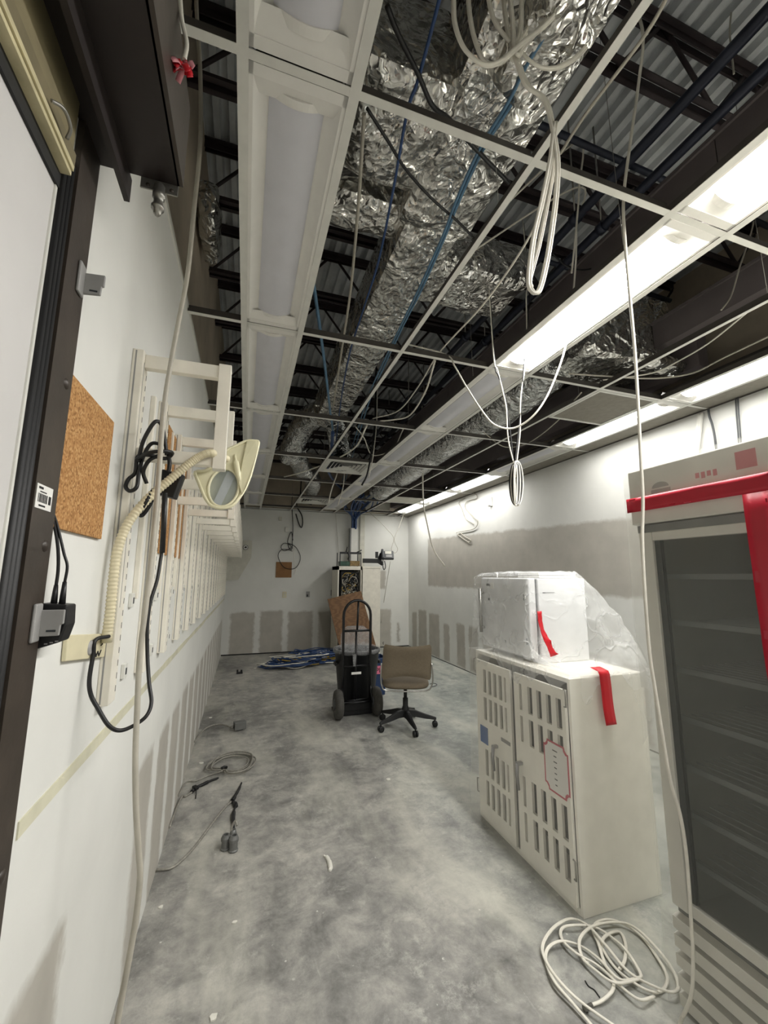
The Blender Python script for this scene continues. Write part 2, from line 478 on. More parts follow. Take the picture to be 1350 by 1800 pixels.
# concrete slab with dust, scrapes and adhesive stains
def mat_floor():
    k = NT('bare_concrete')
    geo = k.n('ShaderNodeNewGeometry'); pos = geo.outputs['Position']
    n1 = k.noise(pos, 1.1, 6, .62, .3); n2 = k.noise(pos, 6.5, 9, .74, .3); n3 = k.noise(pos, 42, 4, .7)
    base = k.ramp(k.math('ADD', k.math('MULTIPLY', n1, .5), k.math('MULTIPLY', n2, .5)),
                  [(.34, srgb(88, 87, 84)), (.45, srgb(132, 131, 127)), (.53, srgb(161, 159, 153)), (.66, srgb(203, 200, 190))])
    # greenish tint to the right of the aisle
    sp = k.n('ShaderNodeSeparateXYZ'); k.l(pos, sp.inputs[0])
    side = k.math('ADD', k.math('MULTIPLY', k.math('SUBTRACT', sp.outputs[0], .95), .8), k.math('MULTIPLY', k.math('SUBTRACT', n1, .5), 1.2), True)
    base = k.mix(k.math('MULTIPLY', side, .4), base, k.mix(n2, srgb(58, 76, 74), srgb(188, 202, 192)))
    # pale plaster dust in the middle of the room
    mp = k.n('ShaderNodeMapping'); mp.inputs['Scale'].default_value = (1.3, .45, 1); k.l(pos, mp.inputs[0])
    dust = k.ramp(k.noise(mp.outputs[0], 1.6, 5, .6, .4), [(.48, 0.0), (.68, 1.0)])
    base = k.mix(k.math('MULTIPLY', dust, .55), base, srgb(214, 212, 198))
    # fine white scrapes along the room
    mp2 = k.n('ShaderNodeMapping'); mp2.inputs['Scale'].default_value = (22, 2.2, 1); k.l(pos, mp2.inputs[0])
    scr = k.math('MULTIPLY', k.ramp(k.noise(mp2.outputs[0], 1.2, 6, .75, 1.5), [(.60, 0.0), (.74, 1.0)]), k.ramp(n2, [(.45, 0.0), (.6, 1.0)]))
    base = k.mix(k.math('MULTIPLY', scr, .6), base, srgb(206, 204, 196))
    # chalky smears
    sm = k.math('MULTIPLY', k.ramp(k.noise(pos, 8.0, 12, .82, .2), [(.52, 0.0), (.66, 1.0)]), k.ramp(k.noise(pos, 1.9, 4, .6), [(.42, 0.0), (.6, 1.0)]))
    base = k.mix(k.math('MULTIPLY', sm, .6), base, srgb(208, 206, 198))
    dk = k.math('MULTIPLY', k.ramp(k.noise(pos, 14.0, 10, .8, .3), [(.54, 0.0), (.68, 1.0)]), k.ramp(k.noise(pos, 2.7, 4, .6), [(.45, 0.0), (.6, 1.0)]))
    base = k.mix(k.math('MULTIPLY', dk, .5), base, srgb(84, 84, 84))
    # dark swirls
    swn = k.noise(pos, 2.4, 9, .76, .5)
    base = k.mix(k.math('MULTIPLY', k.ramp(swn, [(.56, 0.0), (.70, 1.0)]), .45), base, srgb(78, 79, 79))
    # speckle
    v = k.n('ShaderNodeTexVoronoi'); v.inputs['Scale'].default_value = 13; k.l(pos, v.inputs['Vector'])
    sp2 = k.math('MULTIPLY', k.ramp(v.outputs['Distance'], [(.05, 1.0), (.09, 0.0)]), k.ramp(n3, [(.5, 0.0), (.6, 1.0)]))
    base = k.mix(k.math('MULTIPLY', sp2, .8), base, srgb(222, 221, 214))
    k.l(base, k.b.inputs['Base Color'])
    k.l(k.ramp(n2, [(.35, .42), (.65, .68)]), k.b.inputs['Roughness'])
    k.bump(k.math('ADD', n2, k.math('MULTIPLY', n3, .3)), .22, .006)
    return k.m
m_floor = mat_floor()

# ------------------------------------------------------------------ the room
XL, XR, YF, YB, ZC, ZD = -.356, 3.474, 8.675, -2.9, 2.8504, 4.15
struct(MB().box(XL-.2, XR+.2, YB-.2, YF+.2, -.12, 0).build('floor', m_floor, loc=(0,0,0)), 'bare grey concrete floor with dust and scrapes')
gl = [(.2, 1.27, -.1, .72), (1.98, 2.26, -.1, .74)]
y = 2.40
while y < 8.3:
    gl.append((y, y+.29, -.1, .72)); y += .40
m_wl = wall_material('painted_wall_left', 'y', gl, WHITE, GREY)
struct(MB().box(XL-.2, XL, YB, YF, 0, 2.89).build('wall_left', m_wl, loc=(0,0,0)), 'white painted left wall with bare drywall strips low down')
m_up = simple('unpainted_upper_wall', srgb(184, 172, 154), .85, 0, .12, .1, 2.5)
struct(MB().box(XL-.2, XL-.012, YB, YF, 2.89, ZD).build('wall_left_upper', m_up, loc=(0,0,0)), 'unpainted brown-grey wall above the ceiling line')
struct(MB().box(XL-.012, XL+.006, YB, YF, 2.875, 2.90).build('trim_1', m_white_metal, loc=(0,0,0)), 'white edge trim along the top of the left wall')
gf = [(-.22,.22,-.1,.80), (.33,.76,-.1,.82), (.87,1.36,-.1,.79), (1.48,2.4,-.1,.78), (2.62,3.06,-.1,.79), (2.62,2.93,1.24,1.62), (3.2,3.26,.1,.5)]
m_wf = wall_material('painted_wall_far', 'x', gf, WHITE, GREY)
struct(MB().box(XL-.2, XR+.2, YF, YF+.2, 0, ZC+.04).build('wall_far', m_wf, loc=(0,0,0)), 'white far wall with bare grey drywall panels low down')
struct(MB().box(XL-.2, XR+.2, YF+.02, YF+.2, ZC+.04, ZD).build('wall_far_upper', m_up, loc=(0,0,0)), 'unpainted far wall above the ceiling line')
gr = [(1.0, 7.62, 1.32, 2.07, .0387, 2.94), (8.22,8.46,.03,.75), (7.72,8.12,.03,.82), (7.15,7.6,.03,.8), (6.75,6.97,.03,.66)]
y = 6.2
while y > 1.0:
    gr.append((y, y+.28, .03, .72)); y -= .41
m_wr = wall_material('painted_wall_right', 'y', gr, WHITE, GREY)
struct(MB().box(XR, XR+.2, YB, YF, 0, ZC+.015).build('wall_right', m_wr, loc=(0,0,0)), 'white right wall with a long bare drywall rectangle')
struct(MB().box(XR+.02, XR+.2, YB, YF, ZC+.015, ZD).build('wall_right_upper', m_up, loc=(0,0,0)), 'unpainted right wall above the ceiling line')
struct(MB().box(XL-.2, XR+.2, YB-.2, YB, 0, ZD).build('wall_back', m_white_metal, loc=(0,0,0)), 'white wall behind the viewer')
# dark gap where walls meet the floor
struct(MB().box(XL, XR, YF-.004, YF, .0, .022).build('trim_2', m_black, loc=(0,0,0)), 'dark open joint under the far wall')
struct(MB().box(XR-.003, XR, YB, YF-.01, .0, .012).build('trim_3', m_black, loc=(0,0,0)), 'dark open joint under the right wall')
# seam strip of old tape along the left wall
m_tapestrip = simple('old_tape_strip', srgb(206, 203, 180), .7, 0, .08, .2, 7)
def seam(a, b):
    y = .96+a*7.6
    w = .014+.006*fbm((0, y, 3), 2.3)
    return (XL+.003, y, 1.066+(b-.5)*2*w+.006*fbm((0, y, 9), 1.1))
struct(MB().sheet(seam, 160, 1, False, .003, (-1,0,0)).build('trim_4', m_tapestrip, loc=(0,0,0)), 'cream strip of old tape running along the left wall')

# ceiling: corrugated deck + open-web joists
pitch, dep = .086, .044
dm = MB()
xs_ = []; x = XL-.3
while x < XR+.3:
    for f, z in ((0, 0), (.40, 0), (.50, dep), (.90, dep)):
        xs_.append((x+f*pitch, ZD-.044+z))
    x += pitch
vs = [(x, YB-.1, z) for x, z in xs_]+[(x, YF+.1, z) for x, z in xs_]; n = len(xs_)
dm.add(vs, [(i, i+1, n+i+1, n+i) for i in range(n-1)])
deck = dm.build('ceiling', m_deck, loc=(0,0,0))
struct(deck, 'corrugated galvanised steel roof deck')
deck['_org'] = (0,0,0)
lid = MB().box(XL-.3, XR+.3, YB-.2, YF+.2, ZD+.03, ZD+.1).build('deck_topping', m_bulk, deck)
jy, k = 1.08-.635*5, 0
first = None
while jy < YF-.1:
    if first is None:
        # one joist built at y = 0 then copied
        j = MB()
        for s_ in (-1, 1):
            j.box(XL-.05, XR+.05, s_*.012-(.028 if s_ < 0 else 0), s_*.012+(.028 if s_ > 0 else 0), ZD-.048-.008, ZD-.048)
            j.box(XL-.05, XR+.05, min(s_*.012, s_*.018), max(s_*.012, s_*.018), ZD-.048-.05, ZD-.048)
        jo = j.build('steel_joist', m_joist, deck)
        b = MB()
        for s_ in (-1, 1):
            b.box(XL-.05, XR+.05, s_*.012-(.026 if s_ < 0 else 0), s_*.012+(.026 if s_ > 0 else 0), 3.70, 3.708)
            b.box(XL-.05, XR+.05, min(s_*.012, s_*.018), max(s_*.012, s_*.018), 3.70, 3.745)
        b.build('bottom_chord', m_joist, jo)
        w = MB(); x = XL
        while x < XR:
            w.tube([(x, 0, 3.73), (x+.30, 0, ZD-.04)], .011, 6); w.tube([(x+.30, 0, ZD-.04), (x+.6, 0, 3.73)], .011, 6); x += .6
        w.build('web_rods', m_joist, jo)
        first = jo; jo.location.y = jy
    else:
        c = first.copy(); col.objects.link(c); c.parent = deck; c.location.y = jy
        for ch in first.children:
            d = ch.copy(); col.objects.link(d); d.parent = c
    jy += .635
# ------------------------------------------------------------------ suspended grid
G, Y0 = 1.2192, .942
SL, SR, CT, ML, MR, T3, RL, RR = -.078, .222, .827, 1.438, 1.742, 2.362, 2.957, 3.238
rows = [Y0+G*i for i in range(-3, 7)]
grid = thing('ceiling_grid', (1.5, 0, ZC), 'white suspended ceiling grid with its tiles removed', 'ceiling grid')
def tee_y(name, x, w=.024):
    m = MB(); m.box(x-w/2, x+w/2, YB+.02, YF-.005, ZC, ZC+.002)
    o = m.build(name, m_tee, grid)
    MB().box(x-.0015, x+.0015, YB+.02, YF-.005, ZC+.002, ZC+.042).build('web', m_galv, o)
for x in (SL, SR, CT, ML, MR, T3, RL, RR):
    tee_y('main_tee', x, .03 if x in (SL, SR, ML, MR, RL, RR) else .024)
spans = [(XL+.002, SL-.015), (SL+.015, SR-.015), (SR+.015, CT-.012), (CT+.012, ML-.015), (ML+.015, MR-.015), (MR+.015, T3-.012), (T3+.012, RL-.015), (RL+.015, RR-.015), (RR+.015, XR-.002)]
for ry in rows:
    for a, b in spans:
        o = MB().box(a, b, ry-.012, ry+.012, ZC+.0005, ZC+.0022).build('cross_tee', m_tee, grid)
        if b-a > .35 or a < XL+.1:
            MB().box(a, b, ry-.0015, ry+.0015, ZC+.0022, ZC+.042).build('web', m_galv, o)
# wall angles
MB().box(XR-.022, XR-.001, YB, YF, ZC-.001, ZC+.001).build('wall_angle', m_brown, grid)
MB().box(XL+.02, XR-.03, YF-.022, YF-.001, ZC-.001, ZC+.001).build('wall_angle', m_galv, grid)
# hanger wires
for x in (SL, CT, ML, T3, RR):
    for i, ry in enumerate(rows):
        if i < 3: continue
        MB().tube([(x, ry+.2, ZC+.04), (x+random.Random(i).uniform(-.05, .05), ry+.2, ZD-.02)], .0016, 4).build('hanger_wire', m_steel, deck)

# grey infill panels between the right light row and the wall
for i in range(len(rows)-1):
    o = MB().box(RR+.013, XR-.012, rows[i]+.014, rows[i+1]-.014, ZC+.004, ZC+.018).build('ceiling_panel', m_tile)
    if i >= 2:
        tag(o, 'narrow grey ceiling panel beside the right wall, %s counting from the viewer' % ORD[i-2], 'ceiling panel', 'narrow panels by the right wall')
    else:
        tag(o, 'narrow grey ceiling panel by the right wall behind the viewer', 'ceiling panel', 'narrow panels behind the viewer')
o = MB().box(RR+.013, XR-.012, rows[-1]+.014, YF-.03, ZC+.004, ZC+.018).build('ceiling_panel', m_tile)
tag(o, 'short grey ceiling panel in the far right corner', 'ceiling panel', 'narrow panels by the right wall')

# ------------------------------------------------------------------ recessed light fixtures
def make_fixture(lit, length):
    W, L = .270, length
    root = thing('light_fixture', (0, 0, ZC), '-', 'light fixture')
    root['_org'] = (0, 0, 0)
    hw, lw, D = W/2, .080, .030
    # flange frame + housing
    m = MB()
    for s_ in (-1, 1):
        m.box(min(s_*hw, s_*(hw-.012)), max(s_*hw, s_*(hw-.012)), 0, L, .003, .007)
    m.box(-hw, hw, 0, .03, .003, .007); m.box(-hw, hw, L-.03, L, .003, .007)
    m.build('flange', m_pan, root)
    m = MB()
    m.prism([(-hw, .007), (-hw, .03), (-.09, .085), (.09, .085), (hw, .03), (hw, .007), (hw-.002, .007), (hw-.002, .029), (.089, .083), (-.089, .083), (-hw+.002, .029), (-hw+.002, .007)], 'y', .004, L-.004)
    m.build('housing', m_galv, root)
    # curved side reflectors
    for s_ in (-1, 1):
        def side(a, b, s_=s_):
            x = (hw-.012)*(1-a)+lw*a
            return (s_*x, .03+b*(L-.06), .006+D*(math.sin(a*math.pi/2)**.8))
        MB().sheet(side, 8, 1).build('side_reflector', m_pan, root)
    # sloping end plates with the half-moon return
    for e in (0, 1):
        def endp(a, b, e=e):
            x = (-(hw-.012)+2*(hw-.012)*a)
            yy = .03+b*.055
            z = .006+b*.018
            return (x, yy if e == 0 else L-yy, z)
        MB().sheet(endp, 6, 4).build('end_plate', m_pan, root)
        n = 10; pts = []
        for i in range(n+1):
            t = -1+2*i/n
            pts.append((t*lw, .034-.026*(1-t*t)))
        m = MB(); y0 = .06 if e == 0 else L-.085
        m.prism(pts, 'y', y0, y0+.025)
        m.build('end_cap', m_pan, root)
    # bulging diffuser
    def lens(a, b):
        t = -1+2*a
        return (t*lw*1.0, .085+b*(L-.17), .0345-.022*(1-t*t))
    MB().sheet(lens, 14, 1).build('diffuser', {'mid': m_lit_mid, 'right': m_lit_right}.get(lit, m_unlit), root)
    return root
Lf = G-.03
protos = {k: make_fixture(k, Lf) for k in ('mid', 'right', '')}; used = {k: False for k in protos}
def fixture(x, y, lit, label, group):
    src = protos[lit]
    if not used[lit]:
        used[lit] = True; o = src
    else:
        o = copy_tree(src)
    o.location = (x, y, ZC)
    o['label'] = label; o['group'] = group
for nm, xa, xb, lit_set in (('left', SL, SR, ()), ('middle', ML, MR, (-2, -1, 0)), ('right', RL, RR, (-2, -1, 0, 1, 3, 4, 5))):
    for i in range(-2, 6):
        lit = i in lit_set
        start = -1 if nm != 'right' else 0
        if i >= start:
            lab = '%s white recessed light fixture, %s from the viewer in the %s ceiling row' % ('lit' if lit else 'unlit', ORD[i-start], nm)
        else:
            lab = '%s recessed light fixture of the %s row %s behind the viewer' % ('lit' if lit else 'unlit', nm, 'just' if i == -1 else 'farther')
        fixture((xa+xb)/2, Y0+G*i+.015, ({'middle': 'mid', 'right': 'right'}[nm] if lit else ''), lab, 'recessed fixtures in the %s row' % nm)

# ------------------------------------------------------------------ bulkheads, pipes in the plenum
def bulk(x0, x1, y0, y1, z0, z1, label, n):
    t = thing('bulkhead_beam', ((x0+x1)/2, y0, z0), label, 'beam')
    step = (y1-y0)/n
    for i in range(n):
        MB().box(x0, x1, y0+i*step+.002, y0+(i+1)*step-.002, z0, z1).build('board', m_bulk, t)
    MB().box(x0-.012, x0+.03, y0, y1, z1, z1+.02).build('edge_rail', m_bulk, t)
bulk(1.86, 1.96, -2.8, 8.6, 3.08, 3.42, 'brown boarded bulkhead beam above the middle light row', 9)
bulk(3.02, 3.12, 1.9, 8.6, 3.02, 3.40, 'brown boarded bulkhead beam above the right light row', 6)
bulk(2.75, 2.87, -2.8, 2.02, 3.158, 3.34, 'dark boarded bulkhead near the top right corner', 3)
for x, lab in ((1.615, 'dark overhead pipe running nearest the ceiling grid centre'), (1.80, 'dark overhead pipe running beside the bulkhead beam')):
    t = thing('overhead_pipe', (x, 0, 3.45), lab, 'pipe', 'dark pipes in the plenum')
    MB().tube([(x, YB+.05, 3.45), (x, 5.6, 3.45)], .024, 14).build('pipe', m_pipe, t)
    for yy in (.5, 1.55, 2.75, 4.0, 5.2):
        MB().lathe([(.032, -.02), (.032, .02)], (x, yy, 3.45), 14, (0,1,0)).build('clamp', m_pipe, t)
        MB().tube([(x, yy, 3.5), (x, yy, ZD)], .005, 6).build('hanger_rod', m_steel, t)
# black electrical conduits across the plenum
for i, (yy, z, x0, x1) in enumerate(((1.32, 3.62, 1.0, 3.3), (2.0, 3.62, 1.1, 3.0))):
    tag(MB().tube([(x0, yy, z), (x1, yy+.04, z)], .016, 8).build('conduit', m_pipe), '%s dark conduit crossing below the roof joists' % ('nearer' if i == 0 else 'farther'), 'conduit', 'dark conduits')

# ------------------------------------------------------------------ foil wrapped ducts
def lumpy_box(m, x0, x1, y0, y1, z0, z1, step=.045, amp=.016, seed=0, taper=None):
    """rounded, sagging box of foil-faced insulation"""
    nx = max(2, int((x1-x0)/step)); ny = max(2, int((y1-y0)/step)); nz = max(2, int((z1-z0)/step))
    c = Vector(((x0+x1)/2, (y0+y1)/2, (z0+z1)/2)); h = Vector(((x1-x0)/2, (y1-y0)/2, (z1-z0)/2)); r = .045
    def warp(p):
        q = Vector(p)-c
        inner = Vector([max(-hh+r, min(hh-r, qq)) for qq, hh in zip(q, h)])
        d = q-inner
        if d.length > 1e-6: q = inner+d.normalized()*r
        w = c+q
        dirn = (q).normalized()
        n_ = fbm((w.x+seed, w.y, w.z), 6.5, 4)*amp + fbm((w.x, w.y+seed, w.z), 17, 2)*amp*.5
        w = w+dirn*n_
        if taper: w = taper(w)
        return w
    def face(o, ua, va, nu, nv):
        m.sheet(lambda a, b: warp(Vector(o)+Vector(ua)*a+Vector(va)*b), nu, nv)
    dx, dy, dz = x1-x0, y1-y0, z1-z0
    face((x0,y0,z0), (0,dy,0), (dx,0,0), ny, nx)
    face((x0,y0,z1), (dx,0,0), (0,dy,0), nx, ny)
    face((x0,y0,z0), (dx,0,0), (0,0,dz), nx, nz)
    face((x0,y1,z0), (0,0,dz), (dx,0,0), nz, nx)
    face((x0,y0,z0), (0,0,dz), (0,dy,0), nz, ny)
    face((x1,y0,z0), (0,dy,0), (0,0,dz), ny, nz)
duct = thing('insulated_duct', (.8, 1.3, 3.2), 'foil-wrapped rectangular air duct with side branches above the grid', 'air duct')
m = MB(); lumpy_box(m, .60, .99, -1.2, 1.66, 3.2, 3.58, seed=1); m.build('trunk', m_foil, duct)
m = MB(); lumpy_box(m, .64, .95, 1.6, 4.35, 3.2, 3.52, seed=2); m.build('trunk_extension', m_foil, duct)
m = MB(); lumpy_box(m, .27, .64, 1.05, 1.50, 3.2, 3.55, seed=3); m.build('left_branch', m_foil, duct)
m = MB(); lumpy_box(m, .12, .66, 1.60, 1.83, 3.25, 3.5, seed=4); m.build('left_branch', m_foil, duct)
m = MB(); lumpy_box(m, .93, 1.55, 1.83, 2.22, 3.24, 3.5, seed=5); m.build('right_branch', m_foil, duct)
m = MB(); lumpy_box(m, .70, .90, .55, 1.0, 3.12, 3.3, seed=6, amp=.03); m.build('sagging_wrap', m_foil, duct)
def flex(name, pts, r, mat, parent, seed, n=22, ribs=.012, per=.05):
    pp = spline(pts, 14)
    m = MB().tube(pp, r, n)
    # ribs and sag
    k = len(pp)
    d = [0]
    for i in range(1, k): d.append(d[-1]+(pp[i]-pp[i-1]).length)
    for i in range(k):
        cc = pp[i]
        for q in range(n):
            idx = i*n+q
            v = m.v[idx]-cc
            f = 1+ribs/r*math.sin(2*math.pi*d[i]/per)*.5+.05*fbm(m.v[idx]+Vector((seed,0,0)), 9, 3)
            m.v[idx] = cc+v*f
    return m.build(name, mat, parent)
dr = thing('flexible_duct', (.8, 4.6, 3.1), 'split foil flexible ducts dropping to the far supply diffusers', 'air duct')
flex('collar', [(.79, 4.25, 3.36), (.79, 4.5, 3.36)], .17, m_foil, dr, 4)
flex('left_leg', [(.74, 4.45, 3.36), (.60, 4.75, 3.34), (.50, 5.05, 3.18), (.46, 5.35, 3.05)], .14, m_foil2, dr, 5)
flex('right_leg', [(.86, 4.45, 3.34), (.98, 4.75, 3.30), (1.08, 5.05, 3.12), (1.13, 5.2, 2.93)], .14, m_foil2, dr, 6)
flex('far_leg', [(.55, 5.3, 3.1), (.70, 5.9, 3.06), (.95, 6.5, 3.05), (1.05, 7.2, 3.0)], .13, m_foil2, dr, 7)
fd = thing('flexible_duct', (2.2, 4.5, 3.05), 'silver flexible duct hanging between the middle and right light rows', 'air duct')
flex('hose', [(2.20, 2.35, 3.2), (2.19, 3.0, 3.12), (2.19, 4.0, 3.11), (2.20, 5.0, 3.10), (2.22, 6.0, 3.09), (2.24, 6.7, 3.08), (2.24, 7.0, 3.08)], .205, m_foil2, fd, 8, 26, .022, .075)
MB().lathe([(.0, .07), (.10, .05), (.17, .02), (.20, -.03)], (2.24, 7.0, 3.08), 24, (0,1,0), False).build('hose_end', m_foil2, fd)
pl = thing('foil_plenum_box', (2.55, 2.35, 2.95), 'foil-wrapped plenum box hanging right of the lit middle row', 'air duct')
m = MB(); lumpy_box(m, 2.14, 2.95, 2.02, 2.5, 3.05, 3.6, seed=12, amp=.02); m.build('box', m_foil, pl)
m = MB(); lumpy_box(m, 2.45, 3.0, 1.95, 2.12, 3.0, 3.1, seed=13, amp=.02); m.build('torn_wrap', m_foil, pl)
tag((lambda m: (lumpy_box(m, -.36, -.25, 2.15, 2.55, 3.42, 3.66, seed=14, amp=.03), m)[1])(MB()).build('foil_scrap', m_foil), 'loose foil insulation stuffed above the left wall', 'insulation')

# ------------------------------------------------------------------ ceiling panels with air grilles
def diffuser(x0, x1, y0, y1, label, louvres=True, back=None):
    t = thing('air_diffuser', ((x0+x1)/2, (y0+y1)/2, ZC), label, 'air diffuser')
    w = .05 if louvres else .02
    m = MB()
    m.box(x0, x1, y0, y0+w, ZC-.002, ZC+.004); m.box(x0, x1, y1-w, y1, ZC-.002, ZC+.004)
    m.box(x0, x0+w, y0+w, y1-w, ZC-.002, ZC+.004); m.box(x1-w, x1, y0+w, y1-w, ZC-.002, ZC+.004)
    m.build('frame', m_tee, t)
    if louvres:
        wx = (x1-x0)/2-.05; wy = (y1-y0)/2-.05; cx, cy = (x0+x1)/2, (y0+y1)/2
        for i in range(5):
            f = 1-i*.19; g = f-.09
            m = MB()
            a = [(-f,-f),(f,-f),(f,f),(-f,f)]; b = [(-g,-g),(g,-g),(g,g),(-g,g)]
            vs = [(cx+p*wx, cy+q*wy, ZC+.003+.002*i) for p, q in a]+[(cx+p*wx, cy+q*wy, ZC+.022+.002*i) for p, q in b]
            m.add(vs, [(k, (k+1) % 4, 4+(k+1) % 4, 4+k) for k in range(4)])
            m.build('louvre', m_tee, t)
        MB().box(x0+.04, x1-.04, y0+.04, y1-.04, ZC+.05, ZC+.055).build('back_pan', m_dark, t)
    else:
        MB().box(x0+.02, x1-.02, y0+.02, y1-.02, ZC+.004, ZC+.012).build('grille_face', back or m_tile, t)
r = lambda i: Y0+G*i
diffuser(CT+.014, ML-.016, r(3)+.015, r(3)+.60, 'white square supply diffuser with louvres beside the middle light row')
diffuser(CT+.014, ML-.016, r(5)+.10, r(5)+.66, 'white supply diffuser at the far end of the ceiling grid')
diffuser(T3+.014, RL-.016, r(1)+.015, r(1)+.56, 'grey return air grille in a white frame left of the right row', False)
diffuser(T3+.014, RL-.016, r(5)-.55, r(5)-.015, 'pale return air panel near the far right corner', False, m_beige)
tag(MB().box(2.35, 2.9, 8.3, 8.6, ZC+.06, ZC+.36).build('cardboard_box', m_beige, bevel=.004), 'beige carton resting above the grid at the far wall', 'box')
# ------------------------------------------------------------------ door with dark frame on the left
door = thing('door_1', (XL, .5, 0), 'white door panel in a dark bronze frame at the left edge', 'door')
del door['category']; door['kind'] = 'structure'
MB().box(XL-.03, XL+.001, -1.0, .785, 0, 2.235).build('door_panel', simple('door_white', srgb(206, 204, 202), .6, 0, .05, .05, 1.5), door)
MB().box(XL-.001, XL+.004, .778, .786, 0, 2.225).build('edge_bead', m_white_metal, door)
for i in range(3):
    MB().tube([(XL+.004, .792+i*.014, 0), (XL+.004, .792+i*.014, 2.27)], .0075, 8).build('gasket_rib', m_rubber, door)
MB().box(XL-.02, XL+.002, .786, .835, 0, 2.3).build('gasket_channel', m_rubber, door)
jamb = MB().box(XL-.02, XL+.012, .832, .919, 0, 2.40).build('jamb', m_brown, door)
for z in (1.87, 1.56, 1.03, .9):
    MB().lathe([(.011, 0), (.009, .003), (.0, .004)], (XL+.012, .895, z), 12, (1,0,0), False).build('screw_cap', m_brown, jamb)
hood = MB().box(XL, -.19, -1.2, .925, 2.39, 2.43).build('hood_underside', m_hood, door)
MB().box(-.194, -.182, -1.2, .925, 2.39, 2.60).build('hood_face', m_brown, door)
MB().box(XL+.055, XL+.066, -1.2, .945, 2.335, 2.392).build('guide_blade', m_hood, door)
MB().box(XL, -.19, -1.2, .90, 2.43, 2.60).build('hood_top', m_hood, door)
m_creamdark = simple('cream_track_paint', srgb(204, 194, 156), .5, 0, .1, .1, 20)
MB().box(XL+.006, -.334, -1.2, .782, 2.216, 2.224).build('track_lip', m_creamdark, door)
MB().box(XL+.002, -.331, -1.2, .782, 2.226, 2.236).build('track_lip', m_creamdark, door)
MB().box(XL+.002, -.334, -1.2, .790, 2.239, 2.268).build('track_cover', simple('track_cover_paint', srgb(122, 112, 84), .6, 0, .1, .1, 12), door)
MB().box(XL+.001, XL+.006, -1.2, .786, 2.188, 2.2158).build('top_gasket', m_rubber, door)
MB().box(XL, XL+.012, -1.2, .80, 2.268, 2.39).build('track_back', simple('track_back_paint', srgb(132, 122, 92), .6, 0, .1, .1, 12), door)
MB().tube(spline([(-.327, .735, 2.242), (-.318, .722, 2.250), (-.316, .70, 2.252), (-.318, .685, 2.248), (-.327, .675, 2.242)], 5), .003, 6).build('pull_loop', m_steel, door)
# barcode sticker on the jamb
st = thing('barcode_sticker', (XL+.013, .85, 1.63), 'small white barcode sticker on the dark door jamb', 'sticker')
MB().box(XL+.0122, XL+.0132, .836, .896, 1.622, 1.664).build('label_paper', m_paper, st)
m = MB(); yy = .842; rr = random.Random(4)
while yy < .878:
    w = rr.choice((.0009, .0016, .0024)); m.box(XL+.0133, XL+.0136, yy, yy+w, 1.633, 1.648); yy += w+rr.choice((.0012, .002))
m.box(XL+.0133, XL+.0136, .882, .891, 1.633, 1.648)
m.build('barcode_bars', m_ink, st)
m = MB(); m.box(XL+.0133, XL+.0136, .842, .858, 1.656, 1.660); m.box(XL+.0133, XL+.0136, .848, .872, 1.6505, 1.6525); m.box(XL+.0133, XL+.0136, .848, .872, 1.626, 1.629)
m.build('printed_lines', m_ink, st)
# two grey clips on the jamb
def jamb_clip(z, tl, label):
    """flat grey clip standing out from the jamb, facing the viewer"""
    t = thing('cable_clip', (XL+.012, .90, z), label, 'clip', 'grey clips on the door jamb')
    MB().box(XL+.012, XL+.018, .878, .906, z-.032, z+.034).build('backing', m_greyplastic, t, .003)
    x1 = XL+.052
    MB().prism([(XL+.012, z-.024), (XL+.012, z+.022), (x1, z+.023+tl), (x1, z-.002+tl), (x1-.004, z-.003+tl), (x1-.005, z-.022+tl)], 'y', .900, .906).build('body', m_greyplastic, t, .0015)
    MB().box(XL+.028, XL+.042, .8994, .9, z-.016, z-.0125).build('slot', m_dark, t)
jamb_clip(2.09, .002, 'grey plastic clip high on the dark door jamb')
jamb_clip(1.425, -.001, 'grey plastic clip holding the black power adapter on the jamb')
# black adapter behind the lower clip with two plugs
ad = thing('power_adapter', (XL+.03, .93, 1.36), 'black power adapter box clipped on the dark door jamb', 'adapter')
MB().prism([(XL+.002, 1.382), (XL+.002, 1.452), (XL+.008, 1.458), (XL+.048, 1.454), (XL+.050, 1.418), (XL+.043, 1.388), (XL+.006, 1.376)], 'y', .9205, .965).build('case', m_black, ad, .003)
m = MB()
for i in range(3): m.box(XL+.020+i*.008, XL+.025+i*.008, .9199, .9205, 1.385+i*.002, 1.387+i*.002)
m.build('indicator_marks', m_greyplastic, ad)
for (xx, dz) in ((XL+.020, 0), (XL+.033, .006)):
    MB().tube([(xx, .94, 1.455), (xx, .94, 1.472), (xx, .94, 1.49+dz)], [.0058, .005, .0036], 8).build('plug', m_black, ad)
MB().tube(spline([(XL+.020, .94, 1.487), (XL+.020, .94, 1.52), (XL+.016, .938, 1.56), (XL+.008, .934, 1.60), (XL+.004, .925, 1.615)], 6), .003, 6).build('lead', m_blackcab, ad)
MB().tube(spline([(XL+.033, .94, 1.494), (XL+.034, .94, 1.525), (XL+.026, .94, 1.55), (XL+.012, .936, 1.60), (XL+.005, .928, 1.625)], 6), .0026, 6).build('lead', m_blackcab, ad)
